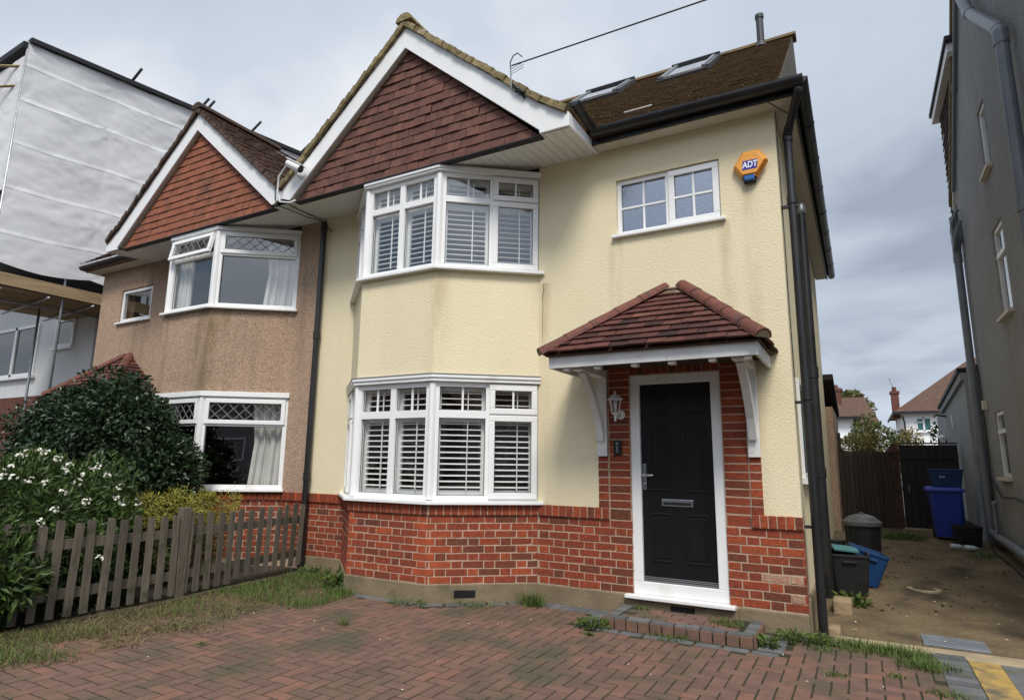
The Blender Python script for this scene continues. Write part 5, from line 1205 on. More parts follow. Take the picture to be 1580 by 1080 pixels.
for i in range(13):
    a = 2*math.pi*i/13; mb = MB(); mb.bar((.43+math.cos(a)*.172, 3.15+math.sin(a)*.172, z0+.03), (.43+math.cos(a)*.196, 3.15+math.sin(a)*.196, z0+.50), .012, .014); mb.obj('rib', 'bin_dark', cb_)
mb = MB(); mb.lathe((.43, 3.15, z0+.556), [(.222, -.03), (.224, .015), (.20, .03), (.15, .075), (.07, .10), (.02, .105)], 26); lid = mb.obj('lid', 'bin_lid', cb_, smooth=False)
mb = MB(); mb.lathe((.43, 3.15, z0+.66), [(.025, 0), (.03, .012), (.012, .02)], 12); mb.obj('knob', 'bin_lid', lid)
pt_ = MB(); pt_.tube([(.16, 2.75, gz(2.7)+.02), (.16, 2.75, gz(2.7)+.22)], [.09, .12], 12); pt_.tube([(.14, 2.78, gz(2.7)+.22), (.14, 2.78, gz(2.7)+.40)], [.08, .11], 12); pt_.obj('plant_pot', 'black', None, label='stacked black plant pots at the foot of the house wall behind the boxes', cat='pot')
# bottles, covers, block
for i, (x, y, rz, lab) in enumerate(((1.58, 5.05, .1, 'clear crushed bottle lying on the path, left of the pair'), (1.74, 5.0, -.15, 'clear crushed bottle lying on the path, right of the pair'))):
    mb = MB(); z = gz(y)+.045; d = Vector((math.cos(rz), math.sin(rz), 0))*.08; c = Vector((x, y, z)); mb.tube([c-d, c-d*.9, c-d*.2, c, c+d*.4, c+d*.75, c+d*.85, c+d], [.03, .036, .036, .031, .036, .02, .013, .013], 12); mb.obj('plastic_bottle', 'bottle_plastic', None, smooth=True, label=lab, cat='bottle', group='bottles on the path')
mb = MB(); mb.box(.81, 1.25, .28, .80, .004, .020); mc = mb.obj('manhole_cover', 'steel_plate', None, bev=.003, label='rectangular galvanised manhole cover set in the passage concrete', cat='manhole cover')
for i in range(7):
    m2 = MB(); y = .34+i*.065; m2.box(.85, 1.21, y, y+.012, .020, .023); m2.obj('tread_rib', 'steel_plate', mc)
mb = MB(); mb.lathe((.97, 2.3, gz(2.3)+.0), [(.16, 0), (.16, .018), (.12, .022), (.115, .010)], 18); mb.obj('drain_cover', 'concrete', None, label='small round concrete drain cover in the middle of the passage', cat='drain cover')
mb = MB(); mb.box(.14, .30, .95, 1.2, -.02, .16); mb.obj('concrete_block', 'block', None, bev=.015, label='old concrete block by the foot of the black pipes', cat='block')
mb = MB(); mb.box(.12, .22, .20, .36, -.02, .07); mb.obj('broken_block', 'block', None, bev=.02, label='small broken lump of concrete by the corner downpipe', cat='block')

# ------------------------------------------------------------ doorstep
ds = thing('doorstep', (-.98, -.3, 0), 'low block-paved doorstep with charcoal border below the black door', 'step')
mb = MB(); mb.box(-1.60, -.36, -.585, -.024, 0, .085); mb.obj('step_core', 'joint', ds)
fm = [paver_mesh('paver', .2, .1, 40+k) for k in range(4)]
def blk(x, y, z, rot, ms, name='paver'): return link(name, random.choice(ms), ds, loc=(x, y, z), rot=rot)
n = 12
for k in range(n): x = -1.60+(k+.5)*1.24/n; blk(x, -.592, .052, (R(90), R(90)*0, 0) if False else (R(90), 0, R(0)), [paver_mesh('paver', 1.24/n, .098, 60+k)], 'riser_block')
for k in range(5):
    y = -.535+k*.105
    blk(-1.605, y+.0, .052, (R(90), 0, R(-90)), [paver_mesh('paver', .104, .098, 80+k)], 'riser_block'); blk(-.355, y, .052, (R(90), 0, R(90)), [paver_mesh('paver', .104, .098, 90+k)], 'riser_block')
for k in range(6): blk(-1.50+k*.208, -.545, .088, (0, 0, 0), gm, 'border_block')
for k in range(4):
    y = -.44+k*.115; blk(-1.555+.0, y, .088, (0, 0, R(90)), [paver_mesh('paver_grey', .11, .1, 100+k, .012)], 'border_block'); blk(-.405, y, .088, (0, 0, R(90)), [paver_mesh('paver_grey', .11, .1, 110+k, .012)], 'border_block')
for j in range(4):
    for k in range(5):
        x = -1.39+k*.2+(.1 if j % 2 else 0)
        if x < -.5: blk(x, -.44+j*.1, .086, (0, 0, 0), fm)

# ------------------------------------------------------------ things fixed to the house
al = thing('alarm_box', (-.24, 0, 4.25), 'orange hexagonal burglar alarm box with blue lamp beside the small upstairs window', 'alarm')
def hexpts(s, y, cx=-.238, cz=4.255):
    q = [(-.160, .032), (-.066, .172), (.088, .172), (.160, .058), (.064, -.088), (-.088, -.088)]
    return [(cx+a*s, y, cz+b*s) for a, b in q]
mb = MB(); loft(mb, [hexpts(1.0, -.001), hexpts(1.0, -.045), hexpts(.82, -.075)]); mb.obj('cover', 'orange', al, bev=.006)
mb = MB(); mb.prism([(-.306, -.02, 4.172), (-.194, -.02, 4.172), (-.206, -.02, 4.116), (-.294, -.02, 4.116)], (0, -.055, 0)); mb.obj('strobe_lens', 'blue_lens', al, bev=.012)
mb = MB(); mb.prism([(-.316, -.006, 4.172), (-.184, -.006, 4.172), (-.196, -.006, 4.106), (-.304, -.006, 4.106)], (0, -.05, 0)); mb.obj('lens_base', 'black', al, bev=.004)
for k in range(7):
    t = k/6; x, z = -.082-.092*t, 4.295-.135*t; mb = MB(); mb.obox((x-.012, -.062, z-.008), (.012, .008, -.008), (-.004, .0025, -.0065), (0, .012, 0)); mb.obj('grille_slot', 'orange_d', al)
lg = MB(); lg.prism([(-.312, -.0755, 4.226), (-.176, -.0755, 4.226), (-.166, -.0755, 4.318), (-.302, -.0755, 4.318)], (0, -.002, 0)); lgo = lg.obj('logo_panel', 'navy', al)
text_mesh('ADT', .086, 'print_white', (-.240, -.0782, 4.271), (R(90), 0, 0), al, 'logo_letters', .0006, .12, (.78, 1, 1))

ln = thing('wall_lantern', (-1.625, 0, 1.95), 'small white hexagonal wall lantern on the brickwork left of the door', 'lantern')
cx, cy = -1.628, -.115
mb = MB(); mb.lathe((-1.612, .0, 1.905), [(.048, 0), (.048, .012), (.035, .022), (.012, .026)], 18, (0,-1,0)); mb.obj('wall_plate', 'white_paint', ln, smooth=False)
mb = MB(); mb.tube([(-1.612, -.02, 1.90), (-1.615, -.06, 1.875), (cx, -.10, 1.875), (cx, cy, 1.90)], .010, 8); mb.obj('arm', 'white_paint', ln, smooth=True)
mb = MB(); mb.lathe((cx, cy, 1.85), [(.004, -.02), (.012, -.01), (.012, .04), (.034, .052), (.036, .062), (.030, .066)], 12); mb.obj('base', 'white_paint', ln)
for k in range(6):
    a = 2*math.pi*k/6; mb = MB(); mb.tube([(cx+math.cos(a)*.034, cy+math.sin(a)*.034, 1.91), (cx+math.cos(a)*.060, cy+math.sin(a)*.060, 2.045)], .0045, 6); mb.obj('cage_bar', 'white_paint', ln)
mb = MB(); mb.lathe((cx, cy, 1.912), [(.030, 0), (.055, .13)], 6, cap=False); mb.obj('lantern_glass', 'glass_lamp', ln, recalc=False)
mb = MB(); mb.lathe((cx, cy, 2.044), [(.060, 0), (.083, .002), (.080, .012), (.058, .030), (.030, .050), (.012, .058), (.010, .072), (.016, .080), (.003, .098)], 6); mb.obj('lantern_roof', 'white_paint', ln)
mb = MB(); mb.lathe((cx, cy, 1.93), [(.010, 0), (.012, .03), (.020, .06), (.016, .085), (.003, .095)], 10); mb.obj('bulb', 'white_paint', ln, smooth=True)

scm = thing('security_camera', (-5.6, -.85, 5.1), 'white security camera on the barge board between the two gables', 'camera')
cdir = Vector((.74, .22, -.42)).normalized(); cc = Vector((-5.585, -.96, 5.12))
mb = MB(); mb.tube([cc-cdir*.12, cc-cdir*.11, cc+cdir*.09, cc+cdir*.10], [.04, .050, .052, .048], 16); body_ = mb.obj('body', 'upvc', scm, smooth=False)
mb = MB(); mb.bar(cc-cdir*.11+Vector((0,0,.055)), cc+cdir*.15+Vector((0,0,.055)), .105, .012); mb.obj('sun_shield', 'upvc', scm, bev=.003)
mb = MB(); mb.tube([cc+cdir*.10, cc+cdir*.112], .046, 14); mb.obj('lens', 'black', scm)
mb = MB(); mb.tube([(-5.60, -.832, 5.03), (-5.60, -.90, 5.03), (-5.60, -.95, 5.09)], .014, 8); mb.lathe((-5.60, -.831, 5.03), [(.035, 0), (.035, .012)], 14, (0,-1,0)); mb.obj('bracket', 'upvc', scm)
mb = MB(); mb.tube([cc-cdir*.10, (-5.78, -.93, 5.19), (-5.88, -.95, 5.05), (-5.92, -.92, 4.85), (-5.88, -.90, 4.72), (-5.75, -.85, 4.70), (-5.70, -.80, 4.745)], .012, 8); mb.obj('cable', 'white_cable', scm, smooth=True)
for pts, lab in (([(-6.05, -.86, 5.0), (-6.03, -.86, 4.80), (-6.02, -.8, 4.73), (-6.03, -.3, 4.755), (-6.02, -.03, 4.79)], 'thin dark cable hanging over the gable valley on the left'), ([(-5.9, -.86, 4.76), (-5.86, -.6, 4.72), (-5.90, -.2, 4.74), (-5.82, -.02, 4.60)], 'dark cable running under the soffit beside the security camera')):
    mb = MB(); mb.tube(pts, .007, 6); mb.obj('cable', 'rubber', None, smooth=True, label=lab, cat='cable')

# overhead telephone wire and its bracket
tb = thing('wire_bracket', (-2.4, -.85, 5.5), 'dark telephone wire bracket with insulators on the right barge board', 'bracket')
mb = MB(); mb.tube([(-2.34, -.835, 5.22), (-2.36, -.87, 5.27), (-2.42, -.89, 5.34)], .018, 8); mb.tube([(-2.30, -.85, 5.16), (-2.36, -.87, 5.27)], .012, 6); mb.tube([(-2.40, -.86, 5.26), (-2.32, -.88, 5.23), (-2.28, -.88, 5.20)], .016, 6); mb.obj('hook', 'rubber', tb)
mb = MB(); mb.tube([(-2.45, -.86, 5.30), (-2.455, -.88, 5.55)], .008, 6); mb.obj('stay', 'scaffold', tb)
for k in range(3): mb = MB(); z = 5.46+.03*k; mb.tube([(-2.45, -.88, z), (-2.29, -.89, z+.03)], .003, 5); mb.obj('spreader', 'scaffold', tb)
mb = MB(); mb.tube([(-2.45, -.88, 5.53), (-2.46, -.88, 5.60), (-2.42, -.89, 5.66), (-2.36, -.90, 5.67), (-2.30, -.91, 5.60)], .006, 6); mb.obj('wire_loop', 'rubber', tb, smooth=True)
W0 = Vector((-2.44, -.88, 5.56))
mb = MB(); W2 = Vector((9.643, -0.715, 5.658)); pts = [W0.lerp(W2, t/24) for t in range(25)]; mb.tube(pts, .0075, 6)
mb.obj('telephone_wire', 'rubber', None, smooth=True, label='single overhead telephone wire rising from the gable to the top edge', cat='wire')

# ============================================================ picket fence
pf = thing('picket_fence', (-5.8, -2, 0), 'weathered low picket fence between the garden shrubs and the drive', 'fence')
def fx(y): return -5.93+(.22 if y < -2.2 else .22*(-y-.1)/2.1)
y = -.16; i = 0
while y > -3.95:
    x = fx(y); top = .845+random.uniform(-.02, .025); zlo = .10 if y > -1.2 else .05
    lean = random.uniform(-.02, .02); lx = random.uniform(-.02, .02); hw = .032
    mb = MB(); r_ = .02
    mb.prism([(x+.022, y-hw, zlo), (x+.022, y+hw, zlo), (x+.022+lx, y+hw+lean, top-.018), (x+.022+lx, y+hw*.7+lean, top), (x+.022+lx, y-hw*.7+lean, top+.004), (x+.022+lx, y-hw+lean, top-.012)], (.02, 0, 0))
    mb.obj('picket', 'wood_fence', pf)
    y -= .136+random.uniform(-.012, .012); i += 1
for z in (.24, .66):
    ys_ = [-.1, -1.1, -2.2, -3.1, -4.0]
    for a, b in zip(ys_, ys_[1:]): mb = MB(); mb.bar((fx(a)+.002, a-.003, z), (fx(b)+.002, b+.003, z), .032, .085); mb.obj('rail', 'wood_fence', pf)
for yp in (-1.86, -3.6): mb = MB(); mb.box(fx(yp)-.05, fx(yp)+.048, yp-.05, yp+.05, 0, .91); mb.obj('post', 'wood_fence', pf, bev=.006)
mb = MB(); mb.prism([(fx(-.1)+.06, -.1, 0), (fx(-2.2)+.06, -2.2, 0), (fx(-4.2)+.06, -4.2, 0), (fx(-4.2)+.16, -4.2, 0), (fx(-2.2)+.16, -2.2, 0), (fx(-.1)+.16, -.1, 0)], (0, 0, .03)); mb.obj('gravel_edge', 'soil', drive)

# ============================================================ plants
def leaf(mb, p, d, n, l, w, fold=.25):
    """a folded leaf: two triangles each side of the midrib"""
    d = d.normalized(); s = d.cross(n)
    if s.length < 1e-4: s = d.cross(Vector((1, .3, .2)))
    s.normalize(); n = s.cross(d); m1 = p+d*l*.45-n*l*.03; t = p+d*l-n*l*fold*.4
    b = len(mb.v); mb.v += [tuple(p), tuple(m1+s*w/2+n*w*fold), tuple(t), tuple(m1-s*w/2+n*w*fold)]; mb.f += [(b, b+1, b+2), (b, b+2, b+3)]
def rv(rs): 
    while True:
        v = Vector((rs.uniform(-1,1), rs.uniform(-1,1), rs.uniform(-1,1)))
        if .05 < v.length < 1: return v.normalized()
def bush(t, c, rad, n, lumps, l, w, mat, seed, lump_r=.32, up=.25, name='crown', stems=9, low=-.7, out=1.0, boxy=0):
    rs = random.Random(seed); c = Vector(c); cen = []
    for k in range(lumps):
        v = rv(rs)
        if v.z < low: v.z = low
        if boxy: v = v/((abs(v.x)**boxy+abs(v.y)**boxy+abs(v.z)**boxy)**(1/boxy))
        f = rs.uniform(.62, 1.0); cen.append((c+Vector((v.x*rad[0]*f, v.y*rad[1]*f, v.z*rad[2]*f)), v, lump_r*rs.uniform(.65, 1.3)))
    mb = MB()
    for i in range(n):
        q, v, r = cen[rs.randrange(len(cen))]; o = (rv(rs)+v*.55).normalized(); p = q+o*r*(rs.random()**.4)
        d = (o*out+rv(rs)*.75+Vector((0, 0, up))).normalized(); nn = (o+Vector((0, 0, .9))+rv(rs)*.5).normalized()
        s = rs.uniform(.65, 1.25); leaf(mb, p, d, nn, l*s, w*s)
    mb.obj(name, mat, t, recalc=False)
    mb = MB()
    for k in range(stems):
        q = cen[rs.randrange(len(cen))][0]; b0 = Vector((c.x+rs.uniform(-.2, .2)*rad[0], c.y+rs.uniform(-.2, .2)*rad[1], ROOTS[t.name].z)); mid = b0.lerp(q, .5)+rv(rs)*.1; mb.tube([b0, mid, q], [.022, .014, .005], 6)
    mb.obj('stems', 'bark', t, smooth=True)
    return cen
sh = thing('evergreen_shrub', (-8.3, -1.75, 0), 'large rounded dark evergreen shrub in front of the pebbledashed bay', 'shrub')
bush(sh, (-8.42, -1.38, 1.22), (1.78, .50, 1.06), 52000, 200, .070, .045, 'leaf_dark', 3, .32, up=-.1, stems=16, low=-.9, boxy=2.7)
rh = thing('flowering_shrub', (-6.55, -2.9, 0), 'white-flowering shrub spilling over the picket fence at the left edge', 'shrub')
cen = bush(rh, (-6.70, -3.0, .70), (.80, 1.15, .66), 20000, 90, .085, .026, 'leaf_rhodo', 5, .24, up=.25, stems=12)
bush(rh, (-5.95, -3.5, .45), (.38, .55, .46), 4200, 24, .10, .03, 'leaf_rhodo', 6, .17, up=.2, name='overhang', stems=4)
def flower_mesh(k):
    rs = random.Random(k); mb = MB()
    for b in range(7):
        v_ = rv(rs); v_.z = abs(v_.z)*.8; o = v_*rs.uniform(.015, .038)
        for i in range(5):
            a = 2*math.pi*i/5+rs.random()*.5; q_ = v_.orthogonal().normalized(); d = Matrix.Rotation(a, 3, v_) @ q_ + v_*.8; leaf(mb, o, d, v_, rs.uniform(.014, .021), .015, .25)
    return mb.mesh('flower', 'petal', False, False)
fms = [flower_mesh(k) for k in range(4)]
rs = random.Random(9); nfl = 0
for p in [(-5.953,-3.291,1.439),(-5.913,-3.201,1.458),(-5.856,-3.075,1.391),(-5.94,-3.391,1.316),(-5.758,-3.309,1.209),(-5.713,-3.205,1.192),(-5.658,-3.092,1.292),(-6.045,-2.746,1.234),(-5.611,-2.998,1.19),(-5.659,-3.093,1.108),(-5.798,-3.413,1.232),(-5.954,-3.422,1.245),(-6.098,-2.589,1.324),(-6.059,-2.519,1.23),(-5.886,-2.477,1.128),(-5.867,-2.45,0.973),(-5.695,-3.204,0.861),(-5.671,-3.134,0.955),(-5.57,-2.933,1.021),(-5.801,-2.337,0.976),(-5.593,-2.749,0.516),(-5.651,-3.377,0.306),(-5.893,-3.157,1.442),(-6.201,-2.796,1.335),(-6.126,-2.642,1.293),(-5.97,-3.329,1.41),(-5.892,-2.491,1.017)]:
    link('flower', rs.choice(fms), rh, loc=p, rot=(rs.uniform(.2, .9), rs.uniform(-.4, .4), rs.uniform(0, 6)))
gd = thing('golden_shrub', (-6.38, -1.48, 0), 'small yellow-green feathery shrub just behind the picket fence', 'shrub')
bush(gd, (-6.35, -1.5, .84), (.32, .68, .13), 5200, 40, .05, .011, 'leaf_gold', 12, .14, up=.05, stems=8)
bush(gd, (-6.40, -1.45, .42), (.30, .55, .28), 2600, 22, .05, .014, 'leaf_mid', 13, .14, name='inner_foliage', stems=3)
lw = thing('low_plant', (-6.15, -2.5, 0), 'low dark leafy plant growing through the fence bottom', 'plant')
bush(lw, (-6.05, -2.9, .20), (.22, .85, .18), 2600, 26, .09, .03, 'leaf_dark', 21, .13, stems=3)

# grass and weeds
def blade(mb, p, rs, h, w, bend):
    a = rs.uniform(0, 2*math.pi); d = Vector((math.cos(a), math.sin(a), 0)); s = Vector((-d.y, d.x, 0)); q = p+Vector((0,0,h*.6))+d*bend*.35; t = p+Vector((0,0,h*rs.uniform(.75, 1)))+d*bend
    b = len(mb.v); mb.v += [tuple(p-s*w/2), tuple(p+s*w/2), tuple(q+s*w*.4), tuple(q-s*w*.4), tuple(t)]; mb.f += [(b, b+1, b+2, b+3), (b+3, b+2, b+4)]
rs = random.Random(31)
gd_, gg_ = MB(), MB(); n = 0
while n < 21000:
    y = rs.uniform(-4.3, -.12); t = (-y)/4.3; wdt = 1.45 if y > -2.4 else 1.45-.5*(-y-2.4)/1.9; x = fx(y)+.12+rs.random()*wdt
    if in_bay(x, y, .05): continue
    den = noise.noise(Vector((x*2.2, y*2.2, 2)))*.6+.58-.55*(x-fx(y))/1.5
    if y > -1.6: den += .25
    if rs.random() > den: continue
    n += 1; green = noise.noise(Vector((x*1.3, y*1.3, 8)))+ (.12 if -1.6 < y < -.3 and x > -5.6 else -.48)
    if rs.random() < .5+green*.9: blade(gg_, Vector((x, y, .0)), rs, rs.uniform(.03, .12), .005, rs.uniform(.01, .08))
    else: blade(gd_, Vector((x, y, .010)), rs, rs.uniform(.008, .05), .006, rs.uniform(.03, .13))
gd_.obj('dry_grass', 'grass_dry', None, recalc=False, kind='stuff', label='dry flattened grass along the picket fence', cat='grass')
gg_.obj('green_grass', 'grass_green', None, recalc=False, kind='stuff', label='green grass growing over the paving by the fence', cat='grass')
mb = MB(); nn_ = 40; 
for j in range(60):
    for i in range(16):
        y = -4.4+4.3*j/59; x = fx(y)+.10+1.05*i/15; h = max(0, noise.noise(Vector((x*2.2, y*2.2, 2)))*.03+.022-.03*i/15); mb.v.append((x, y, -.004+h*1.0 if 0 < i < 15 and 0 < j < 59 else -.01))
for j in range(59):
    for i in range(15): a = j*16+i; mb.f.append((a, a+1, a+17, a+16))
mb.obj('turf', 'soil', drive, recalc=False, smooth=True)
def weed(x, y, r, h, n, label, mat='grass_green', z=0., broad=False):
    t = thing('weed', (x, y, z), label, 'weed', 'weeds in the paving'); mb = MB(); rs = random.Random(int(x*1000)+int(y*77))
    for k in range(n):
        a = rs.uniform(0, 6.283); q = r*rs.random()**.7; p = Vector((x+math.cos(a)*q, y+math.sin(a)*q*.7, z))
        if broad: leaf(mb, p+Vector((0,0,rs.uniform(0, h*.7))), Vector((math.cos(a), math.sin(a), rs.uniform(-.1, 1.4))), rv(rs)+Vector((0,0,1)), rs.uniform(.25, .6)*h, h*.16)
        else: blade(mb, p, rs, h*rs.uniform(.4, 1.1), .006, rs.uniform(.2, .8)*h)
    mb.obj('blades', mat, t, recalc=False, kind='stuff')
    t['group'] = 'weeds in the paving'
weed(-2.50, -.22, .16, .17, 260, 'tall grass tuft against the wall where the bay meets the front')
weed(-2.98, -.52, .22, .07, 160, 'thin weeds below the right face of the bay')
weed(-3.55, -.86, .20, .08, 170, 'little weeds at the right front corner of the bay', broad=True)
weed(-4.45, -.86, .14, .10, 120, 'weeds at the left front corner of the bay')
weed(-4.78, -.62, .13, .22, 130, 'upright weed by the left face of the bay', broad=True)
weed(-5.6, -.16, .22, .12, 170, 'leafy weed at the foot of the party wall pipe', broad=True)
weed(-1.66, -.70, .13, .12, 210, 'bushy weed at the left end of the doorstep', broad=True)
weed(-1.60, -.92, .05, .06, 90, 'tiny weed in the paving left of the doorstep')
weed(-.98, -.66, .20, .07, 260, 'weeds along the front foot of the doorstep')
weed(-.62, -.30, .15, .06, 200, 'green tuft growing on top of the doorstep', z=.095)
weed(-1.38, -.16, .08, .05, 60, 'sparse weed on the doorstep under the sill', z=.095)
weed(-.27, -.50, .06, .12, 110, 'dark weed at the right end of the doorstep', broad=True)
weed(-.04, -.18, .20, .10, 380, 'leafy weeds at the right front corner of the house', broad=True)
weed(.30, -.14, .26, .09, 620, 'line of grass on the edging right of the corner downpipe')
weed(.62, -.16, .22, .09, 520, 'thick grass between the drive and the passage')
weed(.78, -.42, .20, .08, 480, 'grass patch spreading over the right end of the drive')
weed(.58, -.78, .06, .05, 90, 'small round weed in the right part of the drive')
weed(.22, -.95, .10, .05, 110, 'low weed in the joints near the bottom edge')
weed(.84, -1.02, .12, .06, 150, 'weed beside the charcoal strip at the bottom right')
weed(-3.55, -1.75, .07, .09, 60, 'isolated weed in the left half of the drive')
weed(-4.05, -2.75, .06, .05, 50, 'flat weed among the left pavers')
weed(.30, 1.35, .13, .20, 150, 'broad-leaved weed by the concrete block', broad=True)
weed(.95, 5.7, .32, .16, 520, 'rough grass patch in front of the board fence', z=gz(5.7))
weed(1.85, 4.6, .22, .07, 200, 'thin weeds along the grey house wall', z=gz(4.6))
weed(.12, -.35, .08, .05, 90, 'short grass by the drive edging below the house corner')
# moss in the joints and fallen petals
mb = MB(); rs = random.Random(77)
for k in range(46):
    x, y = rs.uniform(-5.2, .6), rs.uniform(-3.4, -.2)
    if in_bay(x, y, .1) or (-1.7 < x < -.2 and y > -.75): continue
    a = rs.uniform(0, 6.28); leaf(mb, Vector((x, y, .016)), Vector((math.cos(a), math.sin(a), .15)), Vector((0,0,1)), rs.uniform(.012, .026), .014)
for k in range(40):
    x, y = rs.uniform(.3, 1.9), rs.uniform(.3, 5); a = rs.uniform(0, 6.28); leaf(mb, Vector((x, y, gz(y)+.025)), Vector((math.cos(a), math.sin(a), .15)), Vector((0,0,1)), rs.uniform(.015, .04), .018)
mb.obj('fallen_petals', 'litter', None, recalc=False, kind='stuff', label='scattered pale petals and bits on the paving', cat='litter')
mb = MB()
for k in range(420):
    x, y = rs.uniform(.15, 2.1), rs.uniform(.3, 6.2)
    if noise.noise(Vector((x*1.1, y*.9, 6))) < .05: continue
    s = rs.uniform(.004, .014); a = rs.uniform(0, 3); d = Vector((math.cos(a)*s, math.sin(a)*s, 0)); mb.obox((x, y, gz(y)+.012), d, Vector((-d.y, d.x, 0))*.6, (0, 0, s*.35))
mb.obj('rubble', 'soil', None, recalc=False, kind='stuff', label='dark crumbs of soil and leaves along the passage', cat='rubble')

# ============================================================ gardens and houses behind
def far_house(name, lab, x0, x1, y0, y1, zb, ze, zr, hip, wins, chim=None, wall='white_far'):
    t = thing(name, ((x0+x1)/2, y0, zb), lab, 'house'); f = Face((x0, y0), (x1, y0))
    mb = MB(); mb.box(x0, x1, y0, y1, zb, ze); mb.obj('wall', wall, t)
    ym = (y0+y1)/2; o = .45
    mb = MB(); mb.add([(x0-o, y0-o, ze), (x1+o, y0-o, ze), (x1+o, y1+o, ze), (x0-o, y1+o, ze), (x0+hip, ym, zr), (x1-hip, ym, zr)], [(0,1,5,4), (1,2,5), (2,3,4,5), (3,0,4), (3,2,1,0)]); rf = mb.obj('roof', 'roof_far', t)
    mb = MB(); mb.box(x0-o-.02, x1+o+.02, y0-o-.05, y0-o+.02, ze-.14, ze+.02); mb.box(x0-o-.05, x0-o+.02, y0-o, y1+o, ze-.14, ze+.02); mb.obj('gutter', 'blackpipe', t)
    for (a, b, c, d) in wins:
        mb = MB(); frame_rect(mb, f, a-x0, b-x0, c, d, .07, 0, .05); f.box(mb, (a+b)/2-x0-.05, (a+b)/2-x0+.05, c, d, 0, .05); f.box(mb, a-x0, (a+b)/2-x0, c+(d-c)*.62, c+(d-c)*.62+.07, 0, .05); w_ = mb.obj('window', 'upvc', t)
        mb = MB(); f.quad(mb, a-x0+.05, b-x0-.05, c+.05, d-.05, .02); mb.obj('pane', 'far_pane', w_, recalc=False); mb = MB(); f.box(mb, a-x0-.1, b-x0+.1, c-.1, c-.002, 0, .12); mb.obj('sill', 'upvc', w_)
    if chim:
        cx0, cx1, cy0, cy1, ct = chim; mb = MB(); mb.box(cx0, cx1, cy0, cy1, ze-.3, ct-.18); mb.box(cx0-.06, cx1+.06, cy0-.06, cy1+.06, ct-.18, ct-.02); mb.obj('chimney', 'chimney', rf)
        mb = MB(); mb.lathe(((cx0+cx1)/2, (cy0+cy1)/2, ct-.02), [(.15, 0), (.12, .28), (.13, .3)], 12); mb.obj('chimney_pot', 'clay_hip', rf)
    return t, f
fh, ff_ = far_house('far_house', 'white house with brown hipped roof and chimney seen over the gate', 2.95, 14, 40, 48, -.5, 4.82, 8.6, 4.4, [(3.66, 4.46, 3.62, 4.46)], (2.52, 2.94, 41.0, 41.8, 6.3))
mb = MB(); mb.tube([(2.75, 41.4, 6.3), (2.5, 41.4, 7.2)], .025, 6); mb.tube([(2.1, 41.3, 7.3), (2.9, 41.4, 7.05)], .02, 6)
for k in range(5): p = Vector((2.2+.15*k, 41.3, 7.27-.047*k)); mb.tube([p-Vector((0,.3,.0)), p+Vector((0,.3,0))], .012, 5)
mb.obj('television_aerial', 'scaffold', fh)
mb = MB(); mb.tube([(2.95, 39.9, 4.6), (3.05, 39.9, 4.2), (3.05, 39.9, 0)], .05, 6); mb.obj('downpipe', 'blackpipe', fh)
far_house('far_house', 'white house with brown roof partly hidden at the left of the passage', -6.5, .22, 38, 45, -.5, 4.45, 7.2, 3.0, [(-1.6, -.55, 3.2, 4.2)], (-.95, -.35, 41, 41.8, 6.6))
far_house('far_house', 'red roofed house in the gap behind the garden tree', -3.2, 1.75, 56, 63, -.5, 5.1, 7.75, .6, [(.3, .9, 4.0, 4.8)], None, 'chimney')
def tree(name, lab, base, h, rad, n, l, w, mat, seed, lumps=45, lump_r=.4):
    t = thing(name, base, lab, 'tree'); b = Vector(base); mb = MB()
    rs = random.Random(seed); top = b+Vector((0, 0, h*.62)); mb.tube([b, b+Vector((.05*h, 0, h*.3)), top], [h*.035, h*.024, h*.012], 9)
    for k in range(9):
        a = rs.uniform(0, 6.28); p = b+Vector((0,0,h*rs.uniform(.25, .55))); q = p+Vector((math.cos(a)*rad[0]*.7, math.sin(a)*rad[1]*.7, h*rs.uniform(.1, .35))); mb.tube([p, p.lerp(q, .5)+Vector((0,0,.1)), q], [h*.014, h*.009, h*.003], 6)
    mb.obj('trunk', 'bark', t, smooth=True)
    bush(t, b+Vector((0, 0, h-rad[2])), rad, n, lumps, l, w, mat, seed+1, lump_r, stems=4); return t
tree('garden_tree', 'loose yellow-green garden tree rising above the board fence', (.74, 12, .3), 2.2, (.55, .7, .75), 3000, .09, .045, 'leaf_mid', 41, 40, .24)
tree('garden_tree', 'pinkish yellowing shrub tree just left of the gate top', (.55, 10.2, .3), 1.85, (.60, .5, .55), 2600, .09, .05, 'leaf_autumn', 45, 26, .24)
tree('garden_tree', 'small yellowing tree against the white rear house', (2.15, 24, 0), 2.75, (.35, .5, .7), 900, .16, .08, 'leaf_autumn', 49, 20, .3)
tree('far_tree', 'olive green tree crown behind the far left chimney', (-1.6, 66, 0), 8.9, (2.9, 3, 2.6), 6000, .42, .24, 'leaf_far', 53, 50, 1.1)
tree('climbing_tree', 'dark leafy tree overhanging the outbuilding roof', (3.0, 11.5, 0), 3.6, (.45, .6, .60), 2600, .11, .06, 'leaf_dark', 57, 30, .26)
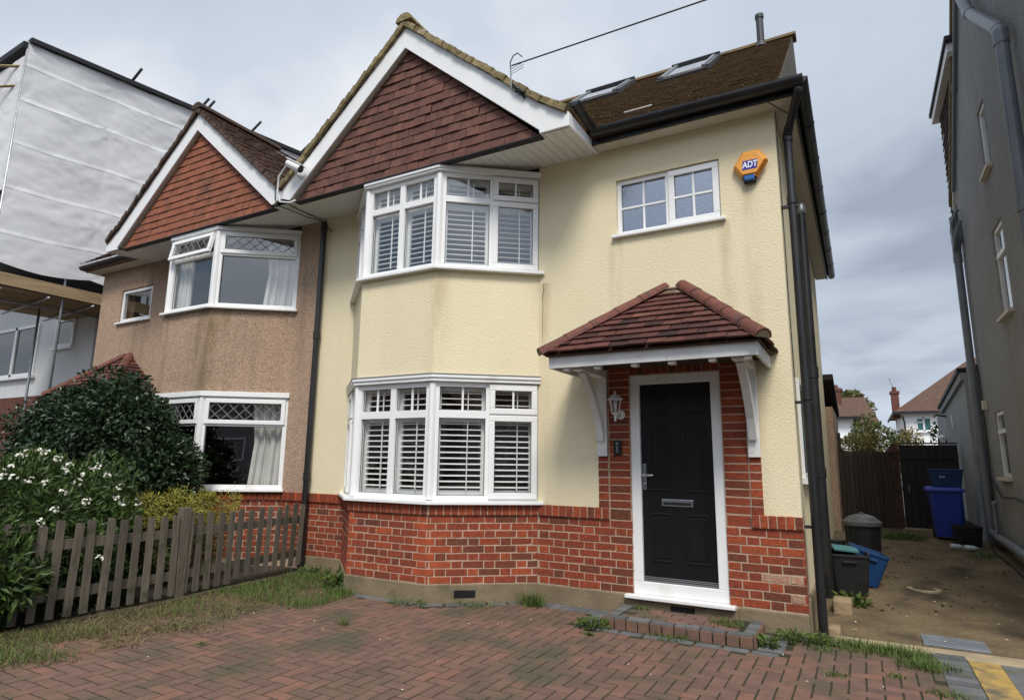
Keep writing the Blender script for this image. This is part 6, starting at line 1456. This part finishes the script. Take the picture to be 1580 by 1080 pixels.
tree('ivy_plant', 'sparse climber hanging down beside the grey outbuilding', (2.06, 10.75, .3), 2.25, (.07, .2, .55), 200, .08, .05, 'leaf_dark', 59, 18, .12)
yp = thing('spiky_plant', (.22, 9.0, .3), 'spiky sword-leaved plant behind the fence post', 'plant'); mb = MB(); rs = random.Random(4)
for k in range(46):
    a = rs.uniform(0, 6.28); d = Vector((math.cos(a), math.sin(a), rs.uniform(.5, 2.2))); leaf(mb, Vector((.22, 9.0, 1.35)), d, Vector((0,0,1)), rs.uniform(.5, .85), .045, .1)
mb.obj('leaves', 'leaf_mid', yp, recalc=False); mb = MB(); mb.tube([(.22, 9, .3), (.22, 9, 1.4)], [.05, .04], 8); mb.obj('stem', 'bark', yp)

# ============================================================ across the street (met only as reflections)
for k, (x, lab) in enumerate(((-38, 'farthest left house across the street, behind the camera'), (-25.5, 'house across the street mirrored in the small left window'), (-13, 'house across the street mirrored in the pebbledashed bay glass'), (-.5, 'house across the street directly behind the camera'), (12, 'house across the street mirrored in the lower cream bay glass'), (24.5, 'house across the street mirrored in the right face of the bay'), (37, 'farthest right house across the street, behind the camera'))):
    t = thing('opposite_house', (x, -25, 0), lab, 'house'); mb = MB(); mb.box(x-5.5, x+5.5, -33, -25, 0, 5.0); mb.obj('wall', 'grey_dash', t)
    mb = MB(); mb.prism([(x-5.8, -24.6, 4.9), (x-5.8, -29, 8.6), (x-5.8, -33.4, 4.9)], (11.6, 0, 0)); mb.obj('roof', 'rooftile_n', t)
    for s in (-2.8, 2.8):
        mb = MB(); mb.prism([(x+s-2.1, -24.1, 4.8), (x+s+2.1, -24.1, 4.8), (x+s, -24.1, 6.9)], (0, -4, 0)); mb.obj('front_gable', 'hung', t)
        for z in (1.2, 3.4):
            f = Face((x+s+1.3, -24.97), (x+s-1.3, -24.97)); mb = MB(); frame_rect(mb, f, 0, 2.6, z, z+1.3, .1, 0, .08); mb.obj('window', 'upvc', t)
tree('street_tree', 'dark street tree behind the camera mirrored in the left bay panes', (-9.5, -19, 0), 6.5, (2.4, 2.4, 2.4), 5200, .28, .16, 'leaf_dark', 71, 40, .8)
